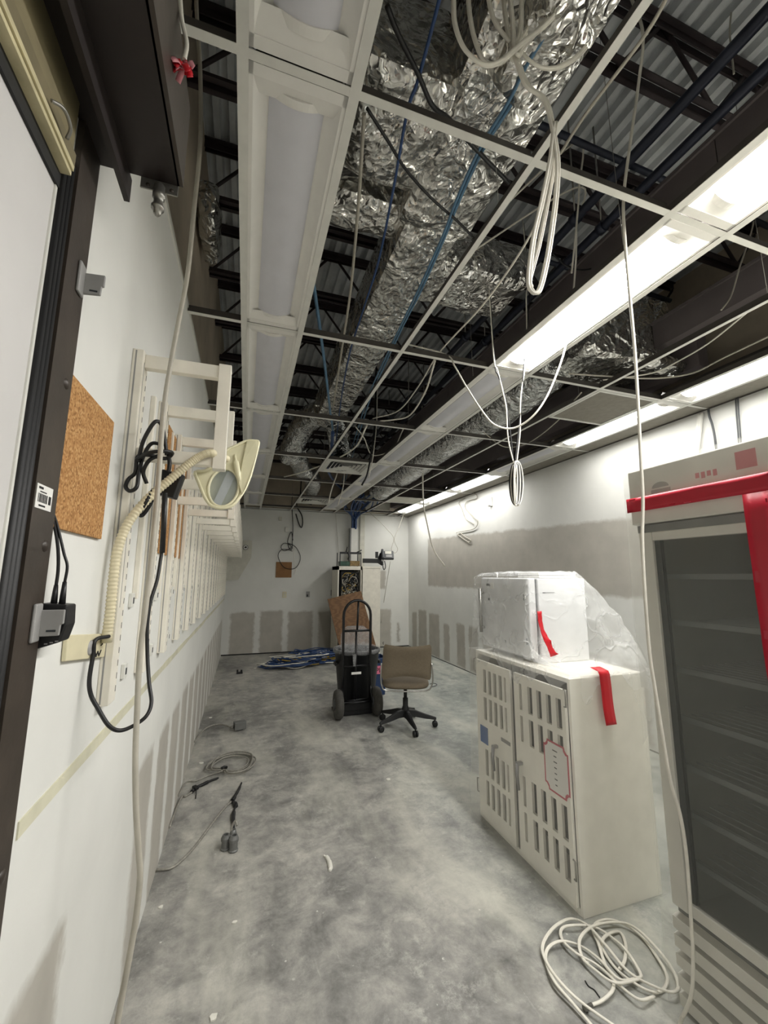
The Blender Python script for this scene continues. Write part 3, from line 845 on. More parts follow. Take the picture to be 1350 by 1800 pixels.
# bracket and spray nozzle under the hood end
nz = thing('hose_nozzle', (-.23, .93, 2.3), 'corroded metal nozzle on a bracket under the brown hood', 'nozzle')
MB().box(-.268, -.192, .9255, .929, 2.364, 2.400).build('bracket', m_steel, nz, .001)
for xx in (-.253, -.205):
    MB().lathe([(.0045, 0), (.004, .002), (0, .0025)], (xx, .9255, 2.374), 8, (0,-1,0), False).build('bolt', m_brown, nz)
MB().lathe([(.008, 0), (.011, -.004), (.011, -.020), (.013, -.022), (.013, -.034), (.010, -.036), (.010, -.054), (.0135, -.056), (.0135, -.062), (.009, -.064), (.008, -.074), (.004, -.079), (0, -.080)], (-.228, .920, 2.376), 12, (0,0,1), False).build('barrel', m_steel, nz)

# ------------------------------------------------------------------ cork boards
def cork(y0, y1, z0, z1, label):
    tag(MB().box(XL+.0005, XL+.008, y0, y1, z0, z1).build('cork_board', m_cork, bevel=.001), label, 'cork board', 'cork panels on the left wall')
cork(.90, 1.207, 1.598, 1.906, 'cork panel beside the dark door frame')
cork(1.93, 2.16, 1.60, 2.16, 'nearer tall cork panel behind the shelf uprights')
cork(2.22, 2.56, 1.60, 2.16, 'farther tall cork panel behind the shelf uprights')
# lower pale panel patch edge, faint
# ------------------------------------------------------------------ shelf uprights with bracket frames
def make_upright():
    t = thing('shelf_bracket', (0, 0, 0), '-', 'shelf bracket', 'cream brackets along the left wall')
    c = MB()
    c.prism([(XL, -.032), (XL+.030, -.032), (XL+.030, .030), (XL, .030)], 'z', 1.165, 2.185)
    up = c.build('upright', m_cream, t, .0025)
    MB().box(XL+.0300, XL+.0306, -.018, -.0155, 1.42, 2.15).build('groove_shade', m_greyplastic, up)  # thin grey strips stand in for the shading lines of the channel
    MB().box(XL+.008, XL+.012, -.0326, -.032, 1.17, 2.18).build('groove_shade', m_greyplastic, up)
    MB().box(XL, XL+.016, .236, .258, 1.43, 2.15).build('side_rail', m_cream, t, .002)
    m = MB(); z = 1.19
    while z < 2.12:
        m.box(XL+.0300, XL+.0306, .018, .0215, z, z+.016); z += .034
    m.build('slots', m_dark, up)
    arm = MB(); arm.box(XL+.030, -.115, -.013, .013, 2.137, 2.180); arm.build('upper_arm', m_cream, t, .002)
    arm = MB(); arm.box(XL+.030, -.115, -.013, .013, 1.846, 1.884); arm.build('lower_arm', m_cream, t, .002)
    post = MB(); post.box(-.115, -.077, -.02, .02, 1.836, 2.184); po = post.build('post', m_cream, t, .002)
    MB().box(-.0775, -.0765, -.004, .004, 1.86, 2.16).build('post_groove', m_greyplastic, po)
    cl = MB().box(XL, XL+.012, .200, .230, 1.405, 1.45).build('clip', m_white_metal, t, .002)
    MB().box(XL+.0121, XL+.0126, .208, .222, 1.416, 1.436).build('clip_hole', m_dark, cl)
    cl = MB().box(XL, XL+.012, .190, .220, 1.185, 1.23).build('clip', m_white_metal, t, .002)
    MB().box(XL+.0121, XL+.0126, .198, .212, 1.196, 1.216).build('clip_hole', m_dark, cl)
    return t
ub = make_upright()
for i in range(18):
    o = ub if i == 0 else copy_tree(ub)
    o.location = (0, 1.36+.4*i, 0)
    o['label'] = ('cream steel shelf upright with bracket frame, %s from the dark door frame' % ORD[i])
# ------------------------------------------------------------------ magnifier lamp on a flexible arm
lamp = thing('magnifier_lamp', (XL, 1.25, 1.33), 'cream magnifier lamp with round lens on a flexible conduit arm', 'magnifier lamp')
pl_ = MB().prism([(1.062, 1.330), (1.058, 1.384), (1.335, 1.352), (1.327, 1.292)], 'x', XL+.001, XL+.010).build('wall_plate', m_plate, lamp, .002)
MB().lathe([(.018, 0), (.016, .003), (.012, .004), (0, .003)], (XL+.010, 1.205, 1.335), 16, (1,0,0), False).build('knockout', m_greyplastic, pl_)
m = MB()
zz = [(1.215, 1.312), (1.222, 1.320), (1.232, 1.308), (1.242, 1.319), (1.252, 1.306), (1.262, 1.317), (1.274, 1.304), (1.288, 1.316)]
m.tube([(XL+.0112, a, b) for a, b in zz], .0016, 5)
m.tube([(XL+.0112, 1.285, 1.338), (XL+.0112, 1.294, 1.330), (XL+.0112, 1.283, 1.328)], .0014, 5)
m.build('scribble', m_ink, pl_)
arm_pts = [(XL+.022, 1.285, 1.345), (XL+.024, 1.282, 1.42), (XL+.024, 1.28, 1.50), (XL+.026, 1.285, 1.58), (XL+.042, 1.30, 1.655), (XL+.078, 1.32, 1.725), (XL+.125, 1.325, 1.782), (XL+.17, 1.325, 1.832), (XL+.205, 1.327, 1.866), (XL+.228, 1.33, 1.880), (XL+.242, 1.345, 1.884), (XL+.25, 1.39, 1.89), (XL+.275, 1.45, 1.90)]
pp = spline(arm_pts, 26)
rad = [.0118+.0013*math.sin(i*1.9) for i in range(len(pp))]
MB().tube(pp, rad, 14).build('flexible_arm', simple('conduit_cream', srgb(226, 216, 184), .45, 0, .05), lamp)
MB().tube([(XL+.022, 1.286, 1.335), (XL+.022, 1.285, 1.365)], .0125, 14).build('ferrule', m_plate, lamp)
# lamp head: dished tray with a round lens and a tall fin
HY = 1.47
def hq(a, b, d=0.0):
    q = P(220+a/5.625, 600+b/5.625, y=HY)
    q.y += (q.z-1.82)*.35
    return q+Vector((.15, 1.0, .25)).normalized()*d
out = [(690,1285),(725,1390),(770,1500),(810,1580),(850,1630),(900,1655),(960,1665),(1030,1650),(1080,1620),(1140,1540),(1190,1450),(1235,1330),(1270,1200),(1300,1075),(1325,950),(1290,932),(1200,935),(1100,985),(1000,1040),(940,1110),(880,1190),(790,1270)]
n = len(out); hd = MB()
hd.add([hq(a, b) for a, b in out]+[hq(975+(a-975)*.93, 1400+(b-1400)*.93, .045) for a, b in out], [tuple(range(2*n-1, n-1, -1))]+[(i, n+i, n+(i+1) % n, (i+1) % n) for i in range(n)])
NR = 28
ring = [(975+150*math.cos(2*math.pi*i/NR)+18*math.sin(2*math.pi*i/NR), 1450-200*math.sin(2*math.pi*i/NR)) for i in range(NR)]
b0 = len(hd.v); hd.v += [hq(a, b) for a, b in ring]
an = lambda q: math.atan2(-(q[1]-1450), q[0]-975)
oi = sorted(range(n), key=lambda i: an(out[i])); ri_ = sorted(range(NR), key=lambda i: an(ring[i]))
i = j = 0
while i < n or j < NR:
    ao = an(out[oi[i % n]])+(2*math.pi if i >= n else 0); ar = an(ring[ri_[j % NR]])+(2*math.pi if j >= NR else 0)
    if (ao <= ar and i < n) or j >= NR:
        hd.f.append([oi[i % n], oi[(i+1) % n], b0+ri_[j % NR]]); hd.sm.append(False); i += 1
    else:
        hd.f.append([oi[i % n], b0+ri_[(j+1) % NR], b0+ri_[j % NR]]); hd.sm.append(False); j += 1
head = hd.build('lamp_head', m_cream_y, lamp)
# bevelled rim standing proud around the tray
MB().tube(spline([hq(a, b, -.002) for a, b in out], 3, True), .0055, 8, closed=True).build('rim', m_cream_y, head)
MB().tube([hq(a, b, 0) for a, b in ring], .005, 8, closed=True).build('lens_ring', m_cream_y, head)
fin = [(1200,935),(1290,932),(1325,950),(1300,1075),(1270,1200),(1235,1330),(1190,1450),(1150,1520),(1120,1400),(1150,1200)]
nf = len(fin); fm = MB()
fm.add([hq(a, b, -.001) for a, b in fin]+[hq(a+12, b, -.020 if k not in (0, 7, 8, 9) else -.012) for k, (a, b) in enumerate(fin)], [tuple(range(nf, 2*nf))]+[(k, (k+1) % nf, nf+(k+1) % nf, nf+k) for k in range(nf)])
fm.build('fin', m_cream_y, head)
MB().tube(spline([hq(1085, 1090, -.004), hq(1105, 1200, -.01), (hq(1125, 1320, -.008)), hq(1145, 1420, 0)], 5), [.004]*4+[.010]*6+[.008]*5+[.003], 8).build('rib', m_cream_y, head)
mg = mat_glass('magnifier_glass', (.50, .58, .58), .38, .03)
gm = MB(); gm.v += [hq(975, 1450, -.004)]+[hq(a, b, .004) for a, b in ring]
for k in range(NR):
    gm.f.append([0, 1+k, 1+(k+1) % NR]); gm.sm.append(True)
gm.build('lens', mg, head)
MB().add([hq(860, 1620, .02), hq(930, 1655, .02), hq(1085, 1310, .02), hq(1000, 1270, .02), hq(860, 1620, .024), hq(930, 1655, .024), hq(1085, 1310, .024), hq(1000, 1270, .024)],
         [(0,1,2,3), (7,6,5,4), (0,4,5,1), (1,5,6,2), (2,6,7,3), (3,7,4,0)]).build('lens_strip', m_unlit, head)  # pale flat strip set behind the lens glass
# black power brick with knotted lead
pb = thing('power_brick', (XL+.03, 1.30, 1.75), 'black power brick hanging in its knotted lead on the uprights', 'adapter')
Rm = Matrix.Rotation(.25, 3, 'Y') @ Matrix.Rotation(-.2, 3, 'Z')
c0 = P(298, 852, y=1.40)
MB().obox(c0, (.070, .028, .080), Rm, .006).build('brick', m_black, pb, .003)
def bl(pts, y, r=.0055):
    MB().tube(spline([P(u, v, y=y+dy) for u, v, dy in pts], 8), r, 7).build('lead_loop', m_blackcab, pb)
bl([(243, 812, 0), (252, 775, -.02), (272, 742, -.02), (284, 748, 0), (290, 775, .01), (293, 800, .01)], 1.31)
bl([(240, 808, 0), (262, 796, -.03), (290, 793, -.03), (303, 797, 0), (290, 806, .01), (262, 800, -.01), (242, 803, 0), (238, 830, .01), (226, 842, .01), (221, 855, 0), (228, 863, -.01), (240, 856, -.01), (244, 832, 0), (252, 802, .01), (266, 780, .01), (286, 782, 0)], 1.31)
bl([(280, 800, 0), (262, 810, -.01), (252, 830, 0), (258, 850, .01)], 1.31)
bl([(296, 798, .01), (298, 815, 0), (296, 830, 0)], 1.315, .006)
bl([(270, 860, 0), (255, 885, -.01), (246, 902, 0), (250, 906, .01), (262, 890, .01), (275, 862, .01)], 1.32)
# lead goes down, loops below and back up to the wall plate
bc = [(290, 868, 1.33), (288, 900, 1.34), (286, 940, 1.35), (284, 972, 1.35), (282, 985, 1.345), (276, 1020, 1.33), (264, 1060, 1.31), (259, 1100, 1.30), (259, 1150, 1.29), (262, 1200, 1.27), (266, 1235, 1.25), (256, 1260, 1.23), (230, 1278, 1.22), (208, 1284, 1.21), (190, 1274, 1.20), (172, 1245, 1.20), (160, 1222, 1.20), (157, 1195, 1.20), (164, 1150, 1.21), (168, 1125, 1.215)]
MB().tube(spline([P(u, v, y=yy) for u, v, yy in bc]+[Vector((XL+.03, 1.270, 1.352))], 8), .0048, 8).build('lead', m_blackcab, pb)
MB().tube([P(290, 866, y=1.33), P(288, 920, y=1.345), P(285, 972, y=1.35)], .0075, 8).build('strain_relief', m_black, pb)

# ------------------------------------------------------------------ long grey cable hanging down the left side
lp = [(348, -60, 1.32), (345, 0, 1.31), (352, 130, 1.30), (352, 250, 1.30), (341, 370, 1.30), (330, 480, 1.29), (313, 570, 1.28), (300, 640, 1.27), (288, 720, 1.26), (278, 850, 1.25), (268, 960, 1.25), (257, 1060, 1.24), (246, 1150, 1.23), (241, 1250, 1.22), (238, 1330, 1.22), (239, 1420, 1.22), (244, 1500, 1.22), (246, 1545, 1.22), (238, 1620, 1.22), (226, 1690, 1.22), (206, 1800, 1.22)]
pts = [P(u, v, y=yy) for u, v, yy in lp]
pts = [Vector((pts[0].x, 1.4, ZD-.1))]+pts
pts += [pts[-1]+Vector((-.01, -.02, -.18)), Vector((pts[-1].x+.02, 1.14, .02)), Vector((pts[-1].x+.10, 1.0, .008))]
cable('hanging_cable', pts, .0068, m_gcable, 'long grey cable hanging from the ceiling down past the first shelf bracket', 'hanging cables', 8, 8)
# ribbon-tied rope end near the hood
rb = thing('red_ribbon_knot', P(322, 120, y=.74), 'red and pink ribbon knotted on a cable by the brown hood', 'ribbon')
rn = random.Random(8); c0 = P(324, 115, y=.74)
for i in range(16):
    a = Vector((rn.uniform(-1, 1), rn.uniform(-.6, .6), rn.uniform(-1, 1))).normalized()
    p0 = c0+Vector((rn.uniform(-.008, .008), rn.uniform(-.006, .006), rn.uniform(-.008, .008)))
    L = rn.uniform(.02, .045); d = a.cross(Vector((0,1,0)))
    d = d.normalized() if d.length > .1 else Vector((1,0,0))
    if a.z > 0: a.z *= .4
    w = .006
    mid = p0+a*L*.6+Vector((0, 0, .004))
    m = MB().sheet(lambda s, t: (p0.lerp(mid, s) if s < .5 else p0.lerp(mid, s)+Vector((0, 0, -.012*(s-.5)*2)))+d*w*(t-.5)*2, 4, 1, True, .0006, (0, 1, 0))
    m.build('ribbon_strand', m_red if i % 3 else m_pinkr, rb)
MB().tube(spline([P(310, -150, y=.74), P(315, -40, y=.74), P(319, 30, y=.74), P(328, 75, y=.74), P(324, 105, y=.74)], 6), .0042, 7).build('cable_end', m_wcable, rb)
# ------------------------------------------------------------------ things on the far wall
YW = YF
tag(MB().box(.585, .90, YW-.012, YW-.001, 1.472, 1.785).build('hardboard_square', m_card, bevel=.001), 'brown square of hardboard fixed to the far wall', 'panel')
t = thing('wall_outlet', (.81, YW, 1.13), 'ivory duplex outlet left of the other on the far wall', 'outlet', 'outlets on the far wall')
MB().box(.735, .815, YW-.008, YW-.001, 1.07, 1.19).build('cover_plate', m_plate, t, .002)
m = MB()
for z in (1.105, 1.155): m.box(.755, .795, YW-.0095, YW-.008, z-.015, z+.015)
m.build('sockets', m_beige, t)
t = thing('wall_outlet', (1.25, YW, 1.13), 'open grey outlet box with a dark slot on the far wall', 'outlet', 'outlets on the far wall')
MB().box(1.21, 1.285, YW-.008, YW-.001, 1.075, 1.19).build('cover_plate', m_greyplastic, t, .002)
MB().box(1.222, 1.25, YW-.0095, YW-.008, 1.085, 1.13).build('opening', m_dark, t)
tag(MB().box(.735, .80, YW-.035, YW-.001, 2.40, 2.50).build('wall_sensor', m_white_metal, bevel=.006), 'small white sensor box high on the far wall', 'sensor')
tag(MB().box(.60, .66, YW-.01, YW-.001, 2.63, 2.71).build('blank_plate', m_beige, bevel=.002), 'small blank plate near the top of the far wall', 'wall plate')
tag(MB().box(1.72, 1.80, YW-.01, YW-.001, 1.10, 1.22).build('switch_plate', m_greyplastic, bevel=.002), 'grey plate beside the wiring cabinet on the far wall', 'wall plate')
# sloping beige panel end on the far wall next to the brackets, and round badge
pn = thing('wall_soffit_panel', (-.2, YW, 1.4), 'beige board with a slanted corner on the far wall by the brackets', 'panel')
MB().prism([(-.352, 1.415), (-.352, 2.2), (.10, 2.2), (.10, 1.86), (-.12, 1.43)], 'y', YW-.05, YW-.001).build('board', m_beige, pn)
bd = thing('round_badge', (-.02, YW-.055, 2.06), 'small round badge sign on the beige board at the far wall', 'sign')
MB().lathe([(.05, 0), (.05, .004)], (-.02, YW-.0505, 2.06), 24, (0,-1,0)).build('disc', m_paper, bd)
MB().tube([(-.02+.047*math.cos(a*math.pi/12), YW-.055, 2.06+.047*math.sin(a*math.pi/12)) for a in range(24)], .004, 6, closed=True).build('rim', m_ink, bd)
MB().add([(-.045, YW-.0552, 2.05), (-.02, YW-.0552, 2.045), (.008, YW-.0552, 2.055), (-.005, YW-.0552, 2.08), (-.03, YW-.0552, 2.078)], [(4, 3, 2, 1, 0)]).build('emblem', m_ink, bd)
# thin black wires looping down the far wall
def far(u, v, dy=.03): return P(u, v, y=YW-dy)
cable('dangling_wire', [Vector((.85, 8.55, 3.2)), far(513, 885), far(515, 925), far(514, 950), far(513, 965), far(508, 963), (far(506, 950)), far(512, 935), far(515, 950)], .008, m_blackcab, 'thin black wire with a small upper loop on the far wall', 'wires on the far wall', 8, 5, cat='wire')
cable('dangling_wire', [far(515, 958), far(500, 955), far(494, 962), far(500, 968), (far(512, 962)), (far(506, 955)), far(520, 962), far(528, 980), far(521, 997), far(508, 1000), far(497, 995), far(489, 978), far(494, 967), far(505, 966), far(514, 969)], .007, m_blackcab, 'black wire looping in front of the brown square on the far wall', 'wires on the far wall', 8, 5, cat='wire')
cable('dangling_wire', [Vector((.95, 8.5, 3.1)), far(522, 890), far(530, 905), far(532, 918), far(530, 927), (far(526, 922)), far(520, 903)], .012, m_blackcab, 'thick black wire hook hanging from the grid at the far wall', 'wires on the far wall', 8, 5, cat='wire')
cable('dangling_wire', [far(517, 960), far(517, 985), far(520, 1000), far(518, 1010)], .004, m_wcable, 'thin pale wire beside the brown square on the far wall', 'wires on the far wall', 8, 5, cat='wire')
cable('dangling_wire', [far(590, 903), far(592, 930), far(595, 970), far(594, 990)], .005, m_gcable, 'thin grey wire running down the far wall left of the cabinet', 'wires on the far wall', 8, 5, cat='wire')
cable('dangling_wire', [P(686, 987, y=8.1), P(676, 1050, y=YW-.03), P(670, 1095, y=YW-.02)], .006, m_gcable, 'grey wire trailing down from the desk phone', 'wires on the far wall', 8, 5, cat='wire')
cable('dangling_wire', [Vector((2.35, 8.4, 2.95)), P(662, 912, y=8.3), P(680, 930, y=8.3), P(692, 946, y=8.3), P(688, 965, y=8.3), P(694, 972, y=8.3), P(699, 965, y=8.3), P(693, 948, y=8.3), P(702, 925, y=8.3), P(709, 903, y=8.3), Vector((3.15, 8.3, 2.95))], .006, m_gcable, 'grey cable hung in a V with a knotted loop near the far right corner', 'wires on the far wall', 8, 5, cat='wire')

# ------------------------------------------------------------------ wiring cabinet, chase and phone
cb = thing('wiring_cabinet', (1.97, 8.2, 0), 'open wiring cabinet full of tangled wires against the far wall', 'cabinet')
X0, X1, YA, YZ, ZT = 1.73, 2.22, 8.05, 8.62, 1.70
MB().box(X0, X0+.025, YA, YZ, 0, ZT).build('side', m_cream, cb)
MB().box(X1-.025, X1, YA, YZ, 0, ZT).build('side', m_cream, cb)
MB().box(X0, X1, YA, YZ, ZT-.07, ZT).build('top', m_cream, cb)
MB().box(X0+.025, X1-.025, YZ-.02, YZ, 0, ZT-.07).build('back', m_dark, cb)
MB().box(X0+.09, X1-.05, YA+.1, YA+.2, .75, ZT-.1).build('patch_panel', m_dark, cb)
m = MB(); m2 = MB(); m3 = MB(); rn = random.Random(3)
for i in range(110):
    x = rn.uniform(X0+.12, X1-.08); z = rn.uniform(.8, ZT-.14)
    q = [(x, YA+.09, z)]
    for k in range(4):
        q.append((min(X1-.06, max(X0+.1, q[-1][0]+rn.uniform(-.09, .09))), YA+rn.uniform(.0, .08), q[-1][2]+rn.uniform(-.12, .06)))
    (m if i % 6 == 0 else m2 if i % 2 else m3).tube(spline(q, 3), .007, 4)
m.build('wires', m_yellow, cb)['kind'] = 'stuff'; m2.build('wires', m_gcable, cb)['kind'] = 'stuff'; m3.build('wires', m_blackcab, cb)['kind'] = 'stuff'
rk = thing('equipment_rack', (1.98, 8.2, ZT), 'black open rack with circuit boards on top of the wiring cabinet', 'rack')
for x in (1.775, 2.205):
    for yy in (8.08, 8.35):
        MB().box(x-.008, x+.008, yy-.008, yy+.008, ZT+.001, 1.98).build('rail', m_black, rk)
MB().box(1.77, 2.21, 8.07, 8.095, 1.945, 1.985).build('top_bar', m_black, rk)
MB().box(1.79, 1.98, 8.1, 8.3, ZT+.01, 1.80).build('circuit_board', m_pcb, rk)
MB().box(1.985, 2.19, 8.1, 8.3, ZT+.01, 1.81).build('terminal_block', m_board2, rk)
MB().tube(spline([(1.93, 8.06, 1.98), (1.95, 8.05, 1.9), (1.93, 8.06, 1.83)], 6), .014, 8).build('black_hose', m_blackcab, rk)
MB().tube([(1.90, 8.1, 1.985), (1.93, 8.12, 2.09)], .012, 6).build('stub', m_blackcab, rk)
MB().tube([(2.10, 8.08, 1.97), (2.22, 8.1, 2.03)], .012, 6).build('stub', m_blackcab, rk)
ca = thing('storage_cabinet', (2.42, 8.3, 0), 'tall plain cream cabinet beside the wiring cabinet', 'cabinet')
MB().box(2.228, 2.60, 8.02, 8.62, 0, 1.66).build('body', m_cream, ca, .004)
MB().box(2.222, 2.606, 8.014, 8.62, 1.662, 1.70).build('top', m_cream, ca, .003)
ch = thing('cable_chase', (2.13, 8.55, 1.7), 'vertical white cable chase rising behind the wiring cabinet', 'conduit')
MB().box(2.10, 2.24, 8.5, 8.6, 1.705, 2.52).build('channel', m_white_metal, ch)
MB().box(2.07, 2.095, 8.5, 8.6, 1.705, 2.52).build('dark_edge', m_greybox, ch)
MB().box(2.33, 2.43, 8.625, 8.67, 1.2, 2.84).build('wall_channel', m_beige, ch)
bb = thing('blue_cable_bundle', (2.15, 8.45, 2.5), 'thick bundle of blue cables dropping through the grid at the far wall', 'cable')
rn = random.Random(5)
for i in range(22):
    x = 2.12+.1*rn.random(); yy = 8.5+.08*rn.random()
    x2 = 1.85+.6*rn.random(); z2 = 2.88+.12*rn.random()
    MB().tube(spline([(x, yy, 2.50), (x, yy-.01, 2.7), (x+(x2-x)*.4, yy-.1, 2.83), (x2, 8.2-.3*rn.random(), z2), (x2+.1*rn.uniform(-1,1), 7.8-.3*rn.random(), 3.0+.1*rn.random())], 5), .014, 5).build('strand', m_bcable, bb)
am = thing('mounting_arm', (2.45, 8.1, 1.78), 'black flat mounting arm above the cream cabinet', 'bracket')
MB().box(2.235, 2.60, 8.05, 8.07, 1.77, 1.86).build('bar', m_black, am, .002)
MB().prism([(2.52, 1.79), (2.60, 1.98), (2.62, 1.98), (2.62, 1.86), (2.68, 1.74), (2.64, 1.72)], 'y', 8.045, 8.065).build('bracket_plate', m_black, am)
MB().box(2.50, 2.56, 8.04, 8.06, 1.87, 2.0).build('knob_plate', m_black, am)
ph = thing('desk_phone', (2.72, 7.98, 1.84), 'grey desk phone with a small screen mounted above the cabinet', 'telephone')
Rp = rotz(-.25) @ Matrix.Rotation(math.radians(-35), 3, 'X')
MB().obox((2.74, 8.0, 1.93), (.26, .06, .19), Rp, .012).build('body', m_darkgrey, ph, .006)
MB().obox(Vector((2.74, 8.0, 1.93))+Rp@Vector((.02, -.033, .045)), (.13, .006, .07), Rp).build('screen', m_beige, ph)
MB().obox(Vector((2.74, 8.0, 1.93))+Rp@Vector((.03, -.033, -.04)), (.12, .005, .06), Rp).build('keypad', m_greyplastic, ph)
hs = Vector((2.74, 8.0, 1.93))
MB().tube(spline([hs+Rp@Vector((-.10, -.045, -.10)), hs+Rp@Vector((-.10, -.07, -.05)), hs+Rp@Vector((-.10, -.075, .05)), hs+Rp@Vector((-.10, -.045, .10))], 6), [.028]*3+[.024]*5+[.022]*4+[.024]*4+[.028]*3, 10).build('handset', m_darkgrey, ph)
MB().tube(spline([(2.64, 7.97, 1.84), (2.635, 7.96, 1.70), (2.66, 7.96, 1.64), (2.69, 7.96, 1.70), (2.67, 7.97, 1.82)], 8), .010, 6).build('cord', m_darkgrey, ph)
# plywood sheet leaning on the cabinets
def leanboard():
    a = math.radians(13.0)
    W, Hh, T = .665, 1.14, .018
    ctr = Vector((1.93, 7.62, .66))
    lean = Matrix.Rotation(math.radians(-14), 3, 'X')
    rot = Matrix.Rotation(-a, 3, 'Y')
    m = MB().obox((0, 0, 0), (W, T, Hh), None)
    for i, v in enumerate(m.v):
        m.v[i] = ctr+lean@(rot@v)
    lo = min(v.z for v in m.v)
    m.v = [v-Vector((0, 0, lo)) for v in m.v]
    return m
tag(leanboard().build('plywood_sheet', m_ply), 'brown plywood sheet leaning crooked against the cabinets', 'plywood sheet')
# pile of blue cable
pile = thing('cable_pile', (1.2, 7.7, 0), 'tangled pile of blue network cable on the floor by the far wall', 'cable pile')
rn = random.Random(11)
mb_, mw_, my_ = MB(), MB(), MB()
for i in range(150):
    t_ = rn.random(); cx = .66+1.0*t_; cy = 7.28+.5*t_; wd = .10+.22*math.sin(math.pi*min(1, t_*1.05))
    q = []; a0 = rn.uniform(0, 6.28); rr = rn.uniform(.08, .25)
    zz = rn.uniform(.008, .03+.17*math.sin(math.pi*(.1+.75*t_)))
    cx += rn.uniform(-.1, .1); cy += rn.uniform(-wd, wd)*.7
    for k in range(9):
        a = a0+k*.75
        q.append((cx+rr*1.7*math.cos(a), cy+rr*.7*math.sin(a), max(.008, zz+rn.uniform(-.02, .02))))
    (mb_ if i % 4 else (mw_ if i % 12 else my_)).tube(spline(q, 3), .008, 4)
mb_.build('blue_strands', m_bcable, pile)['kind'] = 'stuff'
mw_.build('white_strands', m_wcable, pile)['kind'] = 'stuff'
my_.build('yellow_strands', m_yellow, pile)['kind'] = 'stuff'

# ------------------------------------------------------------------ hand truck with rubbish bin
ht = thing('hand_truck', (1.23, 4.63, 0), 'black hand truck with arched handle and two grey wheels', 'hand truck')
xa, xb, yt = 1.075, 1.39, 4.64
def rail(pts, r=.0145, name='frame_tube'): return MB().tube(pts, r, 10).build(name, m_truck, ht)
arch = [(xa, yt, .14), (xa, yt, .5), (xa, yt, 1.07)]
for k in range(1, 12):
    a = math.pi-math.pi*k/12
    arch.append(((xa+xb)/2+(xb-xa)/2*math.cos(a), yt, 1.07+.165*math.sin(a)))
arch += [(xb, yt, 1.07), (xb, yt, .5), (xb, yt, .14)]
rail(arch, .0155, 'arched_handle')
rail([((xa+xb)/2, yt, .90), ((xa+xb)/2+.012, yt, 1.234)], .012, 'centre_bar')
rail([((xa+xb)/2-.01, yt, .15), ((xa+xb)/2-.01, yt, .90)], .012, 'centre_bar')
for z in (.90, .52, .16): rail([(xa, yt, z), (xb, yt, z)], .013, 'crossbar')
MB().box(xa-.02, xb+.02, yt-.01, yt+.012, .055, .15).build('lower_plate', m_truck, ht, .003)
MB().box(xa-.05, xb+.05, yt+.012, yt+.33, .008, .016).build('toe_plate', m_truck, ht)
MB().box(xa-.02, xb+.02, yt+.0, yt+.014, .008, .06).build('toe_riser', m_truck, ht)
rail([(1.0, yt-.06, .15), (1.47, yt-.06, .15)], .010, 'axle')
for x in (1.020, 1.447):
    w = MB().lathe([(.06, -.04), (.105, -.042), (.138, -.034), (.150, -.015), (.150, .015), (.138, .034), (.105, .042), (.06, .04)], (x, yt-.06, .151), 28, (1,0,0)).build('wheel', m_tyre, ht)
    MB().lathe([(.02, -.048), (.055, -.044), (.055, .044), (.02, .048)], (x, yt-.06, .151), 20, (1,0,0)).build('hub', m_darkgrey, w)
for s_, x in ((1, xa), (-1, xb)):
    MB().tube([(x, yt-.005, .30), (x-s_*.01, yt-.06, .15)], .012, 8).build('axle_strut', m_truck, ht)
can = thing('rubbish_bin', (1.31, 4.98, .016), 'tall black rubbish bin with a clear liner on the hand truck', 'rubbish bin')
cc = (1.315, 4.945, .018)
MB().lathe([(.195, 0), (.205, .02), (.262, .60), (.275, .605), (.275, .635), (.262, .637), (.255, .60), (.19, .03), (0, .03)], cc, 36, (0,0,1), False).build('body', m_can, can)
for s_ in (-1, 1):
    MB().obox((cc[0]+s_*.262, cc[1]-.02, .50), (.03, .10, .035), None, .006).build('handle', m_can, can, .004)
lm = MB()
def liner(a, b):
    th = a*2*math.pi
    prof = [(.250, .56), (.256, .63), (.270, .652), (.284, .645), (.286, .62), (.283, .605)]
    k = b*(len(prof)-1); i = min(len(prof)-2, int(k)); f = k-i
    r = prof[i][0]*(1-f)+prof[i+1][0]*f; z = prof[i][1]*(1-f)+prof[i+1][1]*f
    r += .008*fbm((math.cos(th)*2, math.sin(th)*2, b*2), 3, 3); z += .014*b*fbm((math.cos(th)*3, math.sin(th)*3, 1), 2, 3)
    return (cc[0]+r*math.cos(th), cc[1]+r*math.sin(th), z+.018)
lm.sheet(liner, 60, 12)
lm.build('liner', m_film_bag, can)
def bag(a, b):
    th = a*2*math.pi
    r = .17*min(1, b*3)**.5
    return (cc[0]-.02+r*math.copysign(abs(math.cos(th))**.5, math.cos(th)), cc[1]+r*.8*math.copysign(abs(math.sin(th))**.5, math.sin(th)), .58+.33*(1-max(0, b-.12)/.88)+.015*fbm((math.cos(th), math.sin(th), b), 5))
MB().sheet(bag, 30, 8).build('bag_contents', m_film_bag, can)
MB().sheet(lambda a, b: (1.20+.045*(a-.5)*(1-.5*b), 4.612-.004*math.sin(a*3), .645-.13*b+.01*math.sin(a*3.1)), 4, 6, True, .003, (0, 1, 0)).build('liner_tail', m_film_bag, can)
MB().box(1.17, 1.28, 4.618, 4.622, .435, .46).build('white_strip', m_paper, can)
bn = thing('blue_bin', (1.67, 5.4, 0), 'blue plastic bin with a pink label behind the office chair', 'bin')
m = MB()
bx0, bx1, by0, by1 = 1.50, 1.82, 5.28, 5.58
